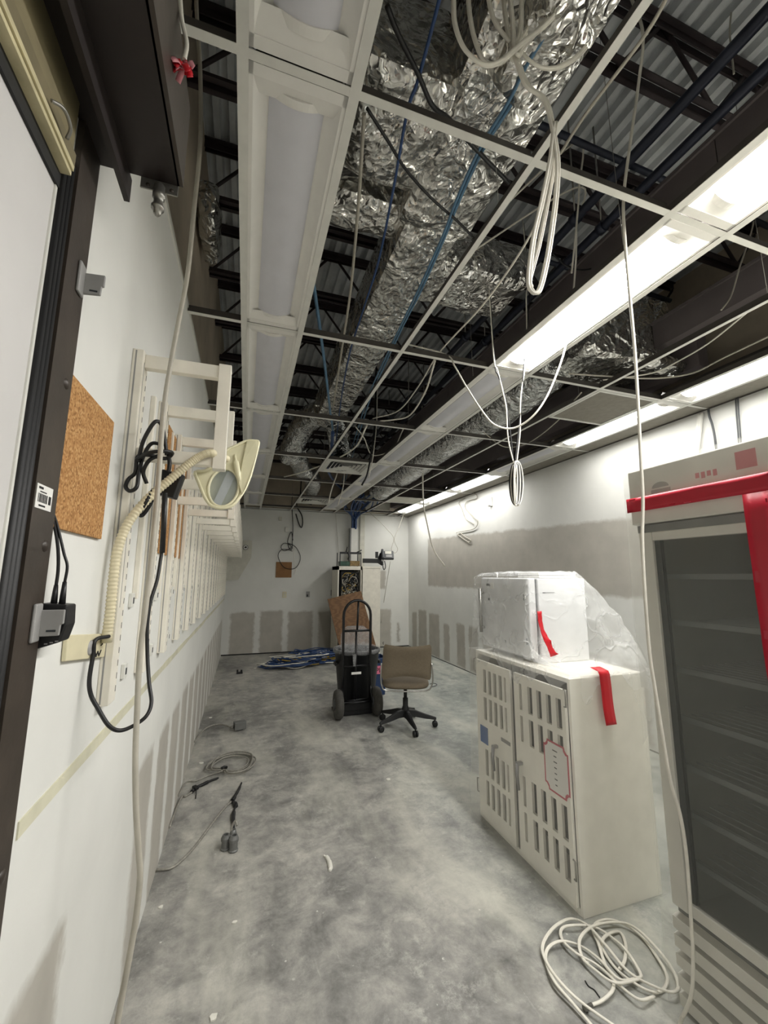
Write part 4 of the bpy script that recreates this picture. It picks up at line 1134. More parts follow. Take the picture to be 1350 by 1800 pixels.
m.add([(bx0+.03, by0+.02, .002), (bx1-.03, by0+.02, .002), (bx1-.03, by1-.02, .002), (bx0+.03, by1-.02, .002), (bx0, by0, .46), (bx1, by0, .46), (bx1, by1, .46), (bx0, by1, .46),
       (bx0+.012, by0+.012, .46), (bx1-.012, by0+.012, .46), (bx1-.012, by1-.012, .46), (bx0+.012, by1-.012, .46), (bx0+.04, by0+.03, .02), (bx1-.04, by0+.03, .02), (bx1-.04, by1-.03, .02), (bx0+.04, by1-.03, .02)],
      [(3,2,1,0), (0,1,5,4), (1,2,6,5), (2,3,7,6), (3,0,4,7), (4,5,9,8), (5,6,10,9), (6,7,11,10), (7,4,8,11), (8,9,13,12), (9,10,14,13), (10,11,15,14), (11,8,12,15), (12,13,14,15)])
m.build('body', m_blue, bn, .004)
lb = MB().prism([(1.645, .265), (1.745, .265), (1.745, .365), (1.645, .365)], 'y', by0+.0005, by0+.006).build('label', m_pink, bn)
cu = bpy.data.curves.new('lettering', 'FONT'); cu.body = 'PI'; cu.size = .085; cu.extrude = .001
tmp = bpy.data.objects.new('lettering_curve', cu); col.objects.link(tmp); bpy.context.view_layer.update()
lm_ = bpy.data.meshes.new_from_object(tmp.evaluated_get(bpy.context.evaluated_depsgraph_get())); bpy.data.objects.remove(tmp)
lm_.materials.clear(); lm_.materials.append(m_ink)
lo = bpy.data.objects.new('lettering', lm_); col.objects.link(lo); lo.parent = lb
lo.location = Vector((1.655, by0-.001, .283))-Vector(bn['_org']); lo.rotation_euler = (math.pi/2, 0, 0)

# ------------------------------------------------------------------ office chair
chx, chy = 1.63, 4.17
oc = thing('office_chair', (chx, chy, 0), 'taupe swivel office chair with five-star black base', 'chair')
MB().lathe([(.020, .10), (.026, .12), (.040, .135), (.040, .165), (.027, .20), (.027, .275), (.018, .278), (.018, .378), (.05, .380), (.05, .386)], (chx, chy, 0), 16).build('gas_column', m_caster, oc)
for k in range(5):
    a = math.radians(-74+72*k)
    d = Vector((math.cos(a), math.sin(a), 0)); sd = Vector((-d.y, d.x, 0))
    m = MB(); R1 = .295
    secs = [(.03, .032, .10, .165), (.10, .026, .10, .158), (.20, .020, .082, .125), (R1, .016, .072, .098), (R1+.018, .012, .072, .092)]
    vs = []
    for (rr, w, z0, z1) in secs:
        p = Vector((chx, chy, 0))+d*rr
        vs += [p-sd*w+Vector((0,0,z0)), p+sd*w+Vector((0,0,z0)), p+sd*w*.6+Vector((0,0,z1)), p-sd*w*.6+Vector((0,0,z1))]
    fs = []
    for i in range(len(secs)-1):
        b = i*4
        fs += [(b+q, b+(q+1) % 4, b+4+(q+1) % 4, b+4+q) for q in range(4)]
    fs += [(3,2,1,0), (len(vs)-4, len(vs)-3, len(vs)-2, len(vs)-1)]
    m.add(vs, fs); leg = m.build('base_leg', m_caster, oc, .003)
    cp = Vector((chx, chy, 0))+d*(R1+.004)
    MB().tube([cp+Vector((0,0,.05)), cp+Vector((0,0,.078))], .008, 8).build('caster_stem', m_caster, leg)
    for s_ in (-1, 1):
        MB().lathe([(.010, -.008), (.027, -.009), (.029, 0), (.027, .009), (.010, .008)], cp+sd*s_*.013+Vector((0, 0, .030)), 18, sd).build('caster_wheel', m_caster, leg)
# seat pad
def seat(a, b, top):
    u_ = a*2*math.pi
    sx, sy = .240, .225
    n_ = 3.2
    cx, sy_ = math.cos(u_), math.sin(u_)
    rx = sx*math.copysign(abs(cx)**(2/n_), cx); ry = sy*math.copysign(abs(sy_)**(2/n_), sy_)
    return rx, ry
m = MB()
prof = [(0, .062), (.5, .064), (.85, .058), (.97, .040), (1.0, .022), (.96, .004), (.8, .0), (0, .0)]
n = 40; vs = []; fs = []
for (k, h) in prof:
    for i in range(n):
        rx, ry = seat(i/n, 0, 0)
        vs.append((chx+rx*k, chy+.02+ry*k, .402+h-.02*(ry*k/.22)*0+(.012*((rx*k)/.235)**2 if h > .03 else 0)))
for j in range(len(prof)-1):
    for i in range(n):
        fs.append((j*n+i, j*n+(i+1) % n, (j+1)*n+(i+1) % n, (j+1)*n+i))
m.add(vs, fs, True); m.build('seat', m_fabric, oc)
# backrest: curved padded panel seen from behind, a little taller at the corners
def back(a, b, side):
    x = -1+2*a; z = b
    hw = (.236+.010*(1-b))*(1-.07*abs(2*b-1)**10)
    px_ = x*hw
    topz = .835+.018*x*x-.004; botz = .500+.045*(1-x*x)*.9
    zz = botz+(topz-botz)*z
    yy = chy-.215-.07*z+.045*(1-x*x)*-1*.6+.02*math.sin(z*math.pi)
    th = .040*(1-abs(x)**6)*(1-abs(2*z-1)**6)+.004
    return (chx+px_+.012*z, yy+(th/2 if side else -th/2), zz)
m = MB()
m.sheet(lambda a, b: back(a, b, 0), 24, 16); m.sheet(lambda a, b: back(1-a, b, 1), 24, 16)
# close the rim
def rimline(f0):
    pass
m.sheet(lambda a, b: Vector(back(a, 1, 0)).lerp(Vector(back(a, 1, 1)), b), 24, 1); m.sheet(lambda a, b: Vector(back(a, 0, 1)).lerp(Vector(back(a, 0, 0)), b), 24, 1)
m.sheet(lambda a, b: Vector(back(0, a, 0)).lerp(Vector(back(0, a, 1)), b), 16, 1); m.sheet(lambda a, b: Vector(back(1, a, 1)).lerp(Vector(back(1, a, 0)), b), 16, 1)
m.build('backrest', m_fabric, oc)
fr = [(chx-.245, chy-.235, .66), (chx-.250, chy-.225, .52), (chx-.240, chy-.21, .445), (chx-.20, chy-.20, .398), (chx, chy-.205, .390), (chx+.20, chy-.20, .398), (chx+.252, chy-.21, .45), (chx+.262, chy-.225, .54), (chx+.250, chy-.235, .66)]
MB().tube(spline(fr, 8), .0075, 8).build('wire_frame', m_chrome, oc)
MB().tube(spline([(chx+.25, chy-.19, .43), (chx+.29, chy-.17, .435), (chx+.31, chy-.14, .44), (chx+.285, chy-.11, .445), (chx+.24, chy-.12, .44)], 6), .004, 6).build('lever', m_darkgrey, oc)
MB().obox((chx, chy+.02, .393), (.22, .22, .018), None, .01).build('seat_plate', m_caster, oc)
MB().tube([(chx-.225, chy-.27, .845), (chx-.232, chy-.275, .862), (chx-.222, chy-.278, .87)], .003, 5).build('pull_tab', m_caster, oc)
oc.rotation_euler.z = -.33
# ------------------------------------------------------------------ animal cage with slotted doors
def holed_panel(ys, zs, holes, x0, x1):
    """flat panel on the x plane with rectangular openings (list of y0,y1,z0,z1)"""
    yc = sorted(set(ys+[h[0] for h in holes]+[h[1] for h in holes])); zc = sorted(set(zs+[h[2] for h in holes]+[h[3] for h in holes]))
    m = MB()
    for i in range(len(zc)-1):
        run = None
        for j in range(len(yc)-1):
            cy, cz = (yc[j]+yc[j+1])/2, (zc[i]+zc[i+1])/2
            inh = any(h[0] < cy < h[1] and h[2] < cz < h[3] for h in holes)
            if not inh and run is None: run = yc[j]
            if (inh or j == len(yc)-2) and run is not None:
                m.box(x0, x1, run, yc[j] if inh else yc[j+1], zc[i], zc[i+1]); run = None
    return m
CX, CX2, CY0, CY1, CZ = 1.515, 1.99, 1.70, 2.56, 1.02
cg = thing('animal_cage', ((CX+CX2)/2, (CY0+CY1)/2, 0), 'white two-door cage cabinet with slotted doors on the right', 'cage')
MB().box(CX, CX2, CY0, CY0+.018, 0, CZ).build('near_side', m_cage, cg, .002)
MB().box(CX, CX2, CY1-.018, CY1, 0, CZ).build('far_side', m_cage, cg)
MB().box(CX, CX2, CY0+.018, CY1-.018, CZ-.02, CZ).build('top', m_cage, cg)
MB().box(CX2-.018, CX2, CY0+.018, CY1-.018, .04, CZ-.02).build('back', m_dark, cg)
MB().box(CX, CX2-.02, CY0+.018, CY1-.018, 0.0, .03).build('bottom', m_cage, cg)
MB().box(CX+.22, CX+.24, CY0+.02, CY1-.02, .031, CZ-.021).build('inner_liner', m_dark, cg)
MB().box(CX, CX+.03, 2.132, 2.158, .03, CZ-.02).build('centre_post', m_darkgrey, cg)
zr = [(.775, .915), (.61, .745), (.285, .435), (.115, .255)]
hr = []
for z0, z1 in zr:
    for i, ys in enumerate((2.078, 2.004, 1.93, 1.857, 1.785)):
        w = .022 if i == 0 else .037
        hr.append((ys-w, ys, z0, z1))
d = holed_panel([1.722, 2.126], [.035, .965], hr, CX-.016, CX-.001).build('door', m_cage, cg)
hd_ = MB(); hd_.box(CX-.05, CX-.016, 2.070, 2.092, .49, .505); hd_.tube([(CX-.045, 2.081, .50), (CX-.05, 2.081, .44), (CX-.042, 2.081, .365)], [.010, .009, .007], 8)
hd_.build('latch_handle', m_greyplastic, d)
for z in (.93, .19):
    MB().tube([(CX-.02, 1.722, z-.04), (CX-.022, 1.708, z-.04), (CX-.022, 1.708, z+.04), (CX-.02, 1.722, z+.04)], .004, 6).build('hinge', m_steel, d)
hl = []
for z0, z1 in zr:
    for i, ys in enumerate((2.452, 2.394, 2.336, 2.278, 2.222)):
        w = .032 if i < 4 else .018
        hl.append((ys-w, ys, z0, z1))
d = holed_panel([2.162, 2.535], [.035, .965], hl, CX-.016, CX-.001).build('door', m_cage, cg)
hd_ = MB(); hd_.box(CX-.05, CX-.016, 2.305, 2.327, .49, .505); hd_.tube([(CX-.045, 2.316, .50), (CX-.05, 2.316, .44), (CX-.042, 2.316, .365)], [.010, .009, .007], 8)
hd_.build('latch_handle', m_greyplastic, d)
MB().box(CX-.0185, CX-.016, 2.415, 2.50, .465, .565).build('blue_card', m_bluebox, d)
MB().box(CX-.018, CX-.016, 2.18, 2.27, .545, .565).build('name_plate', m_greyplastic, d)
for z in (.93, .19):
    MB().tube([(CX-.02, 2.535, z-.04), (CX-.022, 2.548, z-.04), (CX-.022, 2.548, z+.04), (CX-.02, 2.535, z+.04)], .004, 6).build('hinge', m_steel, d)
# instruction card with a red border and notched corners
sg = thing('cage_card', (CX-.018, 1.80, .45), 'white card with red border and short text lines on the near cage door', 'sign')
def notched(y0, y1, z0, z1, c):
    return [(y0+c, z0), (y1-c, z0), (y1-c*.9, z0+c*.5), (y1-c*.4, z0+c), (y1, z0+c), (y1, z1-c), (y1-c*.4, z1-c), (y1-c*.9, z1-c*.5), (y1-c, z1), (y0+c, z1), (y0+c*.9, z1-c*.5), (y0+c*.4, z1-c), (y0, z1-c), (y0, z0+c), (y0+c*.4, z0+c), (y0+c*.9, z0+c*.5)]
MB().prism(notched(1.716, 1.888, .463, .70, .026), 'x', CX-.0195, CX-.0185).build('border', m_redink, sg)
MB().prism(notched(1.725, 1.879, .472, .691, .026), 'x', CX-.0205, CX-.0195).build('card_face', m_paper, sg)
m = MB()
for i, w in enumerate((.034, .020, .024, .018, .016, .020, .014)):
    z = .658-.026*i
    m.box(CX-.0209, CX-.0205, 1.806-w/2, 1.806+w/2, z, z+.005)
m.build('text_lines', m_ink, sg)
# ------------------------------------------------------------------ white countertop appliance on the cage
bx = thing('countertop_fridge', (1.77, 2.29, CZ), 'white compact appliance with a steel handle on top of the cage', 'appliance')
m_appl = simple('appliance_white', srgb(222, 223, 224), .35, 0, .02)
MB().box(1.625, 1.97, 2.03, 2.54, CZ+.002, 1.50).build('body', m_appl, bx, .006)
dd = MB().box(1.562, 1.612, 2.035, 2.545, CZ+.03, 1.502).build('door', m_appl, bx, .008)
MB().box(1.612, 1.625, 2.045, 2.53, CZ+.035, 1.495).build('gasket', m_darkgrey, bx)
h = MB(); h.tube([(1.535, 2.515, 1.14), (1.535, 2.515, 1.43)], .011, 10)
for z in (1.17, 1.40): h.tube([(1.535, 2.515, z), (1.563, 2.515, z)], .008, 8)
h.build('handle', m_steel, dd)
m = MB()
for (yy, z, w) in ((2.46, 1.455, .03), (2.435, 1.452, .012), (2.45, 1.36, .02), (2.28, 1.11, .01), (2.08, 1.40, .006), (2.08, 1.38, .006), (2.07, 1.15, .006), (2.07, 1.13, .006)):
    m.box(1.5612, 1.562, yy-w/2, yy+w/2, z-.008, z+.008)
m.build('door_marks', m_darkgrey, dd)
MB().box(1.5605, 1.562, 2.39, 2.43, 1.43, 1.47).build('sticker', m_paper, dd)
m = MB(); m.box(1.655, 1.675, 2.028, 2.0295, 1.415, 1.42); m.box(1.675, 1.74, 2.028, 2.0295, 1.417, 1.419); m.build('latch_line', m_darkgrey, bx)
ty = thing('white_tray', (1.8, 2.2, 1.502), 'white shallow tray lying on top of the wrapped appliance', 'tray')
MB().box(1.66, 1.93, 2.06, 2.26, 1.516, 1.519).build('base', m_paper, ty)
MB().box(1.66, 1.93, 2.06, 2.064, 1.504, 1.535).build('rim', m_paper, ty)
MB().box(1.66, 1.664, 2.064, 2.26, 1.504, 1.535).build('rim', m_paper, ty)
hk = thing('white_hook', (1.6, 2.40, 1.504), 'small white bent hook on the appliance top', 'hook')
MB().tube([(1.60, 2.40, 1.504), (1.60, 2.40, 1.535), (1.60, 2.43, 1.535)], .005, 6).build('hook', m_paper, hk)
# ------------------------------------------------------------------ clear sheet draped over the appliance
def smooth(t): t = max(0, min(1, t)); return t*t*(3-2*t)
def near_pt(a, b):
    tl, tr = Vector((1.535, 2.015, 1.512)), Vector((1.925, 2.01, 1.518))
    top = tl.lerp(tr, a)
    # hugging path: down the appliance side then out over the cage top
    if b < .62:
        f = b/.62; hug = Vector((top.x+.01*f, 2.012-.02*f, 1.512-.455*f))
    else:
        f = (b-.62)/.38; hug = Vector((top.x+(.03*f), 1.992-.31*f, 1.057-.02*f))
    br = Vector((1.50+.51*a, 1.678, 1.035))
    mid = Vector((1.54+.43*a, 1.74, 1.29))
    sl = (top*(1-b)**2+mid*2*b*(1-b)+br*b*b)
    k = smooth((a-.22)/.45)
    p = hug.lerp(sl, k)
    w = .024*math.sin(math.pi*b)
    nrm = Vector((-.1, -.75, .5))
    return p+nrm*(w*(fbm((a*3, b*3, .5), 2.4, 4)+.4*fbm((a*9, b*5, 2), 3, 2)))
fs = thing('plastic_sheet', (1.75, 2.1, 1.03), 'clear wrinkled plastic sheet draped over the white appliance', 'plastic sheet')
MB().sheet(near_pt, 40, 36).build('near_drape', m_film_clear, fs)
def top_pt(a, b):
    p = Vector((1.535, 2.56, 1.512)).lerp(Vector((1.99, 2.56, 1.512)), a).lerp(Vector((1.535, 2.015, 1.512)).lerp(Vector((1.925, 2.01, 1.518)), a), b)
    return p+Vector((0, 0, .025+.012*fbm((a*3, b*3, 4), 2, 3)))if 0 < b < 1 and 0 < a < 1 else p
MB().sheet(top_pt, 20, 20).build('top_drape', m_film_clear, fs)
def front_pt(a, b):
    yy = 2.575-.565*a
    if b < .75:
        f = b/.75; p = Vector((1.53-.035*f*math.sin(f*1.5), yy, 1.512-.45*f))
    else:
        f = (b-.75)/.25; p = Vector((1.488-.004*f, yy, 1.062-.115*f*(.75+.35*math.sin(a*9)+.2*math.sin(a*23))))
    return p+Vector((-.010*abs(fbm((a*4, b*4, 7), 2.2, 4)), 0, 0))
MB().sheet(front_pt, 36, 30).build('front_drape', m_film_clear, fs)
def skirt_pt(a, b):
    base = near_pt(a, 1.0)
    L = .10*(.6+.5*math.sin(a*7+1)+.25*math.sin(a*19))
    return base+Vector((-.004*b, -.006*b-.006*abs(fbm((a*5, b, 3), 2.5)), -L*b))
MB().sheet(skirt_pt, 40, 6).build('skirt', m_film_clear, fs)
def corner_pt(a, b):
    # between front drape and near drape over the cage top corner
    e0 = Vector((1.53, 2.01, 1.512)).lerp(Vector((1.488, 2.01, 1.06)), b); e1 = near_pt(0, b*.98)
    e0.y = 2.01-.33*max(0, (b-.62)/.38)*0
    return e0.lerp(e1, a)
MB().sheet(corner_pt, 4, 20).build('corner_drape', m_film_clear, fs)
MB().sheet(lambda a, b: (1.488+.012*a, 2.01-.33*b, 1.045-.0*a-.10*a*0-.09*(1-a)*(.7+.3*math.sin(b*11))), 4, 16).build('corner_skirt', m_film_clear, fs)
def right_pt(a, b):
    e0 = Vector((1.99, 2.56, 1.512)).lerp(Vector((2.02, 2.56, 1.03)), b); e1 = near_pt(1, b)
    return e0.lerp(e1, a)
MB().sheet(right_pt, 16, 16).build('far_drape', m_film_clear, fs)
# red tape strips on the sheet
def tape1(s, t):
    b = .27+.345*t; a = .15+.10*t*t+.04*t+(s-.5)*.085
    return near_pt(a, b)+Vector((-.006, -.016, .003))
tag(MB().sheet(tape1, 3, 16, True, .0006, (0, 1, 0)).build('red_tape_strip', m_red), 'red tape strip on the clear sheet beside the appliance', 'tape', 'red tape strips')
def tape2(s, t):
    x = 1.665+.022*t+.066*s
    if t < .18:
        f = t/.18; return (x, 1.72-.05*f, 1.062-.012*f)
    f = (t-.18)/.82
    return (x+.004*math.sin(f*6), 1.668+.004*math.sin(f*5), 1.048-.245*f)
tag(MB().sheet(tape2, 3, 18, True, .0006, (0, 1, 0)).build('red_tape_strip', m_red), 'red tape strip hanging over the near side of the cage', 'tape', 'red tape strips')
# film wrap of the cage
wr = thing('cage_wrap', (1.75, 1.68, 0), 'milky plastic film wrapped around the white cage', 'plastic sheet')
def wrapf(a, b):
    yy = 2.585-.905*a; z = .012+1.02*b
    return (1.480-.010*fbm((yy*2, z*2, 3), 2, 3)-.012*(1-b), yy, z)
MB().sheet(wrapf, 30, 30).build('front_film', m_film_cage, wr)
def wrapn(a, b):
    x = 1.480+.545*a; z = .012+1.02*b
    return (x-.012*(1-b)*(1-a), 1.680-.008*fbm((x*3, z*3, 1), 2, 3), z)
MB().sheet(wrapn, 20, 30).build('near_film', m_film_cage, wr)
def wrapt(a, b): return (1.480+.545*a, 2.585-.905*b, 1.030)
MB().sheet(wrapt, 4, 4).build('top_film', m_film_cage, wr)

# ------------------------------------------------------------------ wrapped display fridge
FX, FY1, FY0 = 1.545, 1.285, .0
m_hazered = simple('hazed_red_print', srgb(196, 122, 124), .6, 0, .05); m_hazegrey = simple('hazed_grey_print', srgb(164, 163, 156), .6, 0, .05)  # haze of the wrap film painted into the header print as paler colours
fg = thing('display_fridge', (1.9, .65, 0), 'tall glass-door display fridge with white frame at the right edge', 'fridge')
MB().box(FX+.05, 2.25, FY1-.03, FY1, .03, 1.95).build('side_panel', m_fridgewhite, fg)
MB().box(FX+.05, 2.25, FY0, FY0+.03, .03, 1.95).build('side_panel', m_fridgewhite, fg)
MB().box(2.22, 2.25, FY0+.03, FY1-.03, .03, 1.95).build('back_panel', m_fridgedark, fg)
MB().box(FX+.05, 2.22, FY0+.03, FY1-.03, 1.72, 1.95).build('top_box', m_fridgewhite, fg)
MB().box(FX+.05, 2.22, FY0+.03, FY1-.03, .03, .33).build('bottom_box', m_fridgewhite, fg)
hdr = MB().box(FX-.005, FX+.05, FY0-.02, FY1+.022, 1.725, 1.955).build('header', m_fridgewhite, fg, .006)
m = MB(); n = 14
m.prism([(1.165+.035*math.cos(math.pi*i/n), 1.862+.022*math.sin(math.pi*i/n)) for i in range(n+1)], 'x', FX-.0062, FX-.0052)
m.box(FX-.0062, FX-.0052, 1.125, 1.205, 1.842, 1.856)
m.build('header_emblem', m_hazegrey, hdr)
MB().box(FX-.0062, FX-.0052, .835, .895, 1.865, 1.925).build('header_red_square', m_hazered, hdr)
m = MB()
for i in range(4): m.box(FX-.0062, FX-.0052, .955+i*.02, .968+i*.02, 1.862+.004*(i % 2), 1.885)
m.build('header_letters', m_hazered, hdr)
MB().box(FX, FX+.05, FY0, FY1, 1.69, 1.72).build('header_gap', m_greybox, fg)
for (ya, yb) in ((.655, FY1-.002), (FY0+.002, .645)):
    dr_ = MB(); w = .058
    dr_.box(FX, FX+.045, ya, ya+w, .335, 1.69); dr_.box(FX, FX+.045, yb-w, yb, .335, 1.69)
    dr_.box(FX, FX+.045, ya+w, yb-w, .335, .375); dr_.box(FX, FX+.045, ya+w, yb-w, 1.655, 1.69)
    do = dr_.build('door', m_fridgewhite, fg, .003)
    gk = MB(); g = .024
    gk.box(FX+.012, FX+.03, ya+w, ya+w+g, .375, 1.655); gk.box(FX+.012, FX+.03, yb-w-g, yb-w, .375, 1.655)
    gk.build('gasket', m_fridgedark, do)
    MB().box(FX+.014, FX+.022, ya+w, yb-w, .375, 1.655).build('glass', m_fglass, do)
    for z in (1.515, 1.335, 1.155, .975, .80, .635, .47):
        sh = MB()
        sh.box(FX+.085, FX+.095, ya+.03, yb-.03, z-.012, z+.008)
        for k in range(12): sh.box(FX+.11+k*.045, FX+.114+k*.045, ya+.03, yb-.03, z-.002, z+.002)
        sh.build('shelf', m_shelf, do)
for z in (.302, .244, .184, .118, .06):
    MB().prism([(FX-.002, z-.045), (FX+.03, z-.012), (FX+.03, z), (FX-.002, z-.006)], 'y', FY0, FY1).build('louvre', m_fridgewhite, fg)
MB().box(FX+.03, FX+.05, FY0, FY1, .005, .335).build('kick_plate', m_greybox, fg)
for yy in (.08, FY1-.08):
    MB().lathe([(.02, 0), (.02, .03)], (FX+.1, yy, 0), 12).build('foot', m_black, fg)
    MB().lathe([(.02, 0), (.02, .03)], (2.15, yy, 0), 12).build('foot', m_black, fg)
fw = thing('fridge_wrap', (1.53, .65, 0), 'translucent plastic film wrapped around the display fridge', 'plastic sheet')
def fwrap(a, b):
    z = .004+1.962*b; yy = (FY1+.035)+(FY0-.05-FY1-.035)*a
    x = 1.528-.006*fbm((yy*2, z*1.3, 3), 2, 4)-.006*abs(math.sin((yy*1.7+z)*3))*.8
    if b < .15: x -= .05*(1-b/.15)**2
    if a == 0 and b < .9: yy -= .012*(1-math.cos(b*9))*.5
    return (x, yy, z)
MB().sheet(fwrap, 40, 60).build('front_film', m_film_fridge, fw)
MB().sheet(lambda a, b: (1.528+.75*a, FY1+.035-.0*a, .004+1.962*b), 8, 10).build('side_film', m_film_fridge, fw)
MB().sheet(lambda a, b: (1.528+.75*a, FY1+.035+(FY0-.05-FY1-.035)*b, 1.966+.004*fbm((a*4, b*6, 0), 2, 3)), 10, 16).build('top_film', m_film_fridge, fw)
# loose fold along the fridge corner
def fold(a, b):
    z = 1.28-.42*b; yy = FY1+.035+.004-.03*math.sin(math.pi*b)*a
    return (1.518-.03*math.sin(math.pi*a)*math.sin(math.pi*b), yy-.05*a*math.sin(math.pi*b), z)
MB().sheet(fold, 8, 16).build('loose_fold', m_film_fridge, fw)
def rt(yy0, yy1, z0, z1, label):
    tag(MB().sheet(lambda a, b: (1.512-.003*fbm((a*3, b*3, 2), 2), yy0+(yy1-yy0)*a, z0+(z1-z0)*b), 24, 4, True, .0006, (1, 0, 0)).build('crimson_tape', m_darkred), label, 'tape', 'crimson tape on the fridge wrap')
rt(FY1+.014, -.04, 1.775, 1.833, 'crimson tape band running across the fridge header')
tag(MB().sheet(lambda a, b: (1.5105-.003*fbm((a*3, b*5, 2), 2), .872-.018*b*b-.075*a, 1.775-1.4*b), 3, 24, True, .0006, (1, 0, 0)).build('crimson_tape', m_darkred), 'crimson tape strip running down the fridge door', 'tape', 'crimson tape on the fridge wrap')
# ------------------------------------------------------------------ cables above and through the grid
hc = 'hanging cables'
KY = .78
def K(u, v, dy=0): return P(u, v, y=KY+dy)
def c25(pts): return [(560+a/2.5, b/2.5) for a, b in pts]
cbn = thing('cable_bundle', K(905, 90), 'knotted bundle of white cables hanging in loops at the top centre', 'cable bundle')
loops = [[(585,-160),(590,0),(595,100),(630,200),(690,265),(740,285),(800,265),(860,215),(900,180),(1000,100),(1080,0),(1120,-120)],
         [(650,-160),(655,0),(670,120),(700,220),(735,275),(800,270),(870,210)],
         [(730,-160),(745,0),(770,90),(810,150),(850,185),(880,150),(890,0),(895,-140)],
         [(800,-150),(810,0),(825,120),(845,190),(870,200),(920,120),(985,20),(1030,-130)],
         [(830,-150),(840,0),(850,110),(858,200),(875,240),(900,200),(960,130),(1040,40),(1090,-60)],
         [(1270,-130),(1260,0),(1220,120),(1150,230),(1060,290),(980,295),(920,260),(880,215)]]
for i, lpz in enumerate(loops):
    dy = (-.03, .02, .0, .03, -.015, .04)[i]
    for s_ in ((0, 0), (.006, 7)):
        MB().tube(spline([K(u+s_[1]*.4, v+s_[1]*.3, dy+s_[0]) for u, v in c25(lpz)], 7), .0048, 7).build('loop_strand', m_wcable, cbn)
dn = [(850,190),(880,290),(920,380),(1000,450),(1040,520)]
for j in range(4):
    pts = [K(u+(j-1.5)*2.0, v, .006*j) for u, v in c25(dn)]
    if j < 2:
        tail = [(978, 262), (979, 330), (968, 420), (957, 480), (947, 512), (936, 512), (930, 490), (938, 420), (955, 345), (968, 280), (976, 215)]
        pts = pts[:-1]+[K(u+(j*4-2), v, .006*j) for u, v in tail]
    else:
        tail = [(975, 250), (972, 300), (962, 360), (948, 430), (932, 490), (934, 505)]
        pts = pts[:-1]+[K(u+(j*3-8), v, .006*j+.01) for u, v in tail]
    MB().tube(spline(pts, 7), .0046, 7).build('drop_strand', m_wcable, cbn)
MB().tube([K(903, 86), K(908, 96)], .02, 8).build('tie', m_wcable, cbn)
def zc(u, v, z=2.88): return P(u, v, z=z)
def yc(u, v, y): return P(u, v, y=y)
# long white cable dropping to the floor in front of the fridge
lcp = [(1130, 60, .92), (1122, 150, .97), (1108, 250, 1.0), (1096, 350, 1.02), (1099, 430, 1.03), (1107, 520, 1.04), (1116, 620, 1.05), (1122, 720, 1.06), (1126, 800, 1.07), (1130, 880, 1.08), (1129, 950, 1.09), (1134, 1050, 1.10), (1142, 1150, 1.12), (1152, 1215, 1.13), (1164, 1290, 1.14), (1178, 1370, 1.15), (1195, 1430, 1.155), (1205, 1490, 1.16), (1217, 1560, 1.17), (1224, 1620, 1.175), (1225, 1680, 1.18), (1215, 1750, 1.19)]
pts = [yc(*q) for q in lcp]
pts = [Vector((pts[0].x, .95, ZD-.3))]+pts+[P(1208, 1792, z=.006), P(1195, 1815, z=.006)]
for i, q in enumerate(pts):
    if q.x > 1.492 and q.z < 1.9: q.x = 1.492
cable('hanging_cable', pts, .0058, m_wcable, 'long white cable hanging from the ceiling down in front of the wrapped fridge', hc, 8, 7)
cable('hanging_cable', [Vector((1.05, 1.9, 3.3)), yc(1012, 330, 1.5), yc(1013, 400, 1.55), yc(1011, 474, 1.6), yc(998, 592, 1.65), yc(972, 674, 1.7), yc(942, 726, 1.75), yc(905, 752, 1.85), yc(872, 748, 1.9), yc(850, 726, 1.95), yc(820, 680, 2.05), yc(800, 645, 2.1), yc(783, 623, 2.18), Vector((.9, 2.3, 3.0))], .005, m_wcable, 'white cable sagging in a deep U below the middle light row', hc, 8, 7)
cable('hanging_cable', [Vector((1.1, 1.5, 3.3)), yc(1015, 250, 1.42), yc(1018, 330, 1.42), yc(1013, 400, 1.45), yc(1005, 480, 1.5), yc(1010, 300, 1.5)][:5], .005, m_wcable, 'short pale cable hanging right of the knotted bundle', hc, 8, 6)
# black and white pair with the coil
co = thing('cable_coil', yc(908, 850, 1.9), 'small black and white cable coil hanging under the middle light row', 'cable coil')
for i in range(11):
    mat = m_blackcab if i % 2 else m_wcable
    w = 3.0+.85*i; hh = 39-1.2*(i % 4); cxp = 908+(i % 3-1)*1.6
    ring = [yc(cxp+w*math.cos(a*math.pi/8), 850+hh*math.sin(a*math.pi/8), 1.9+.010*(i-5)*.5+.008*math.cos(a*math.pi/8)) for a in range(16)]
    MB().tube(spline(ring, 3, True), .0042, 6, closed=True).build('turn', mat, co)
MB().lathe([(.014, -.012), (.014, .012)], yc(906, 818, 1.9), 10).build('tie', m_blackcab, co)
for nm, pp_, mt in (('black_lead', [(905, 815), (911, 760), (917, 700), (921, 640), (928, 560), (930, 500)], m_blackcab), ('white_lead', [(908, 815), (914, 760), (915, 700), (922, 650), (926, 590), (925, 520), (928, 490)], m_wcable), ('white_lead', [(903, 815), (893, 770), (890, 720), (884, 690), (874, 650), (868, 630)], m_wcable), ('white_lead', [(902, 812), (897, 760), (888, 700), (876, 660), (870, 640)], m_blackcab)):
    q = [yc(u, v, 1.9) for u, v in pp_]
    q.append(q[-1]+Vector((0, .02, .45)))
    MB().tube(spline(q, 7), .0042, 6).build(nm, mt, co)
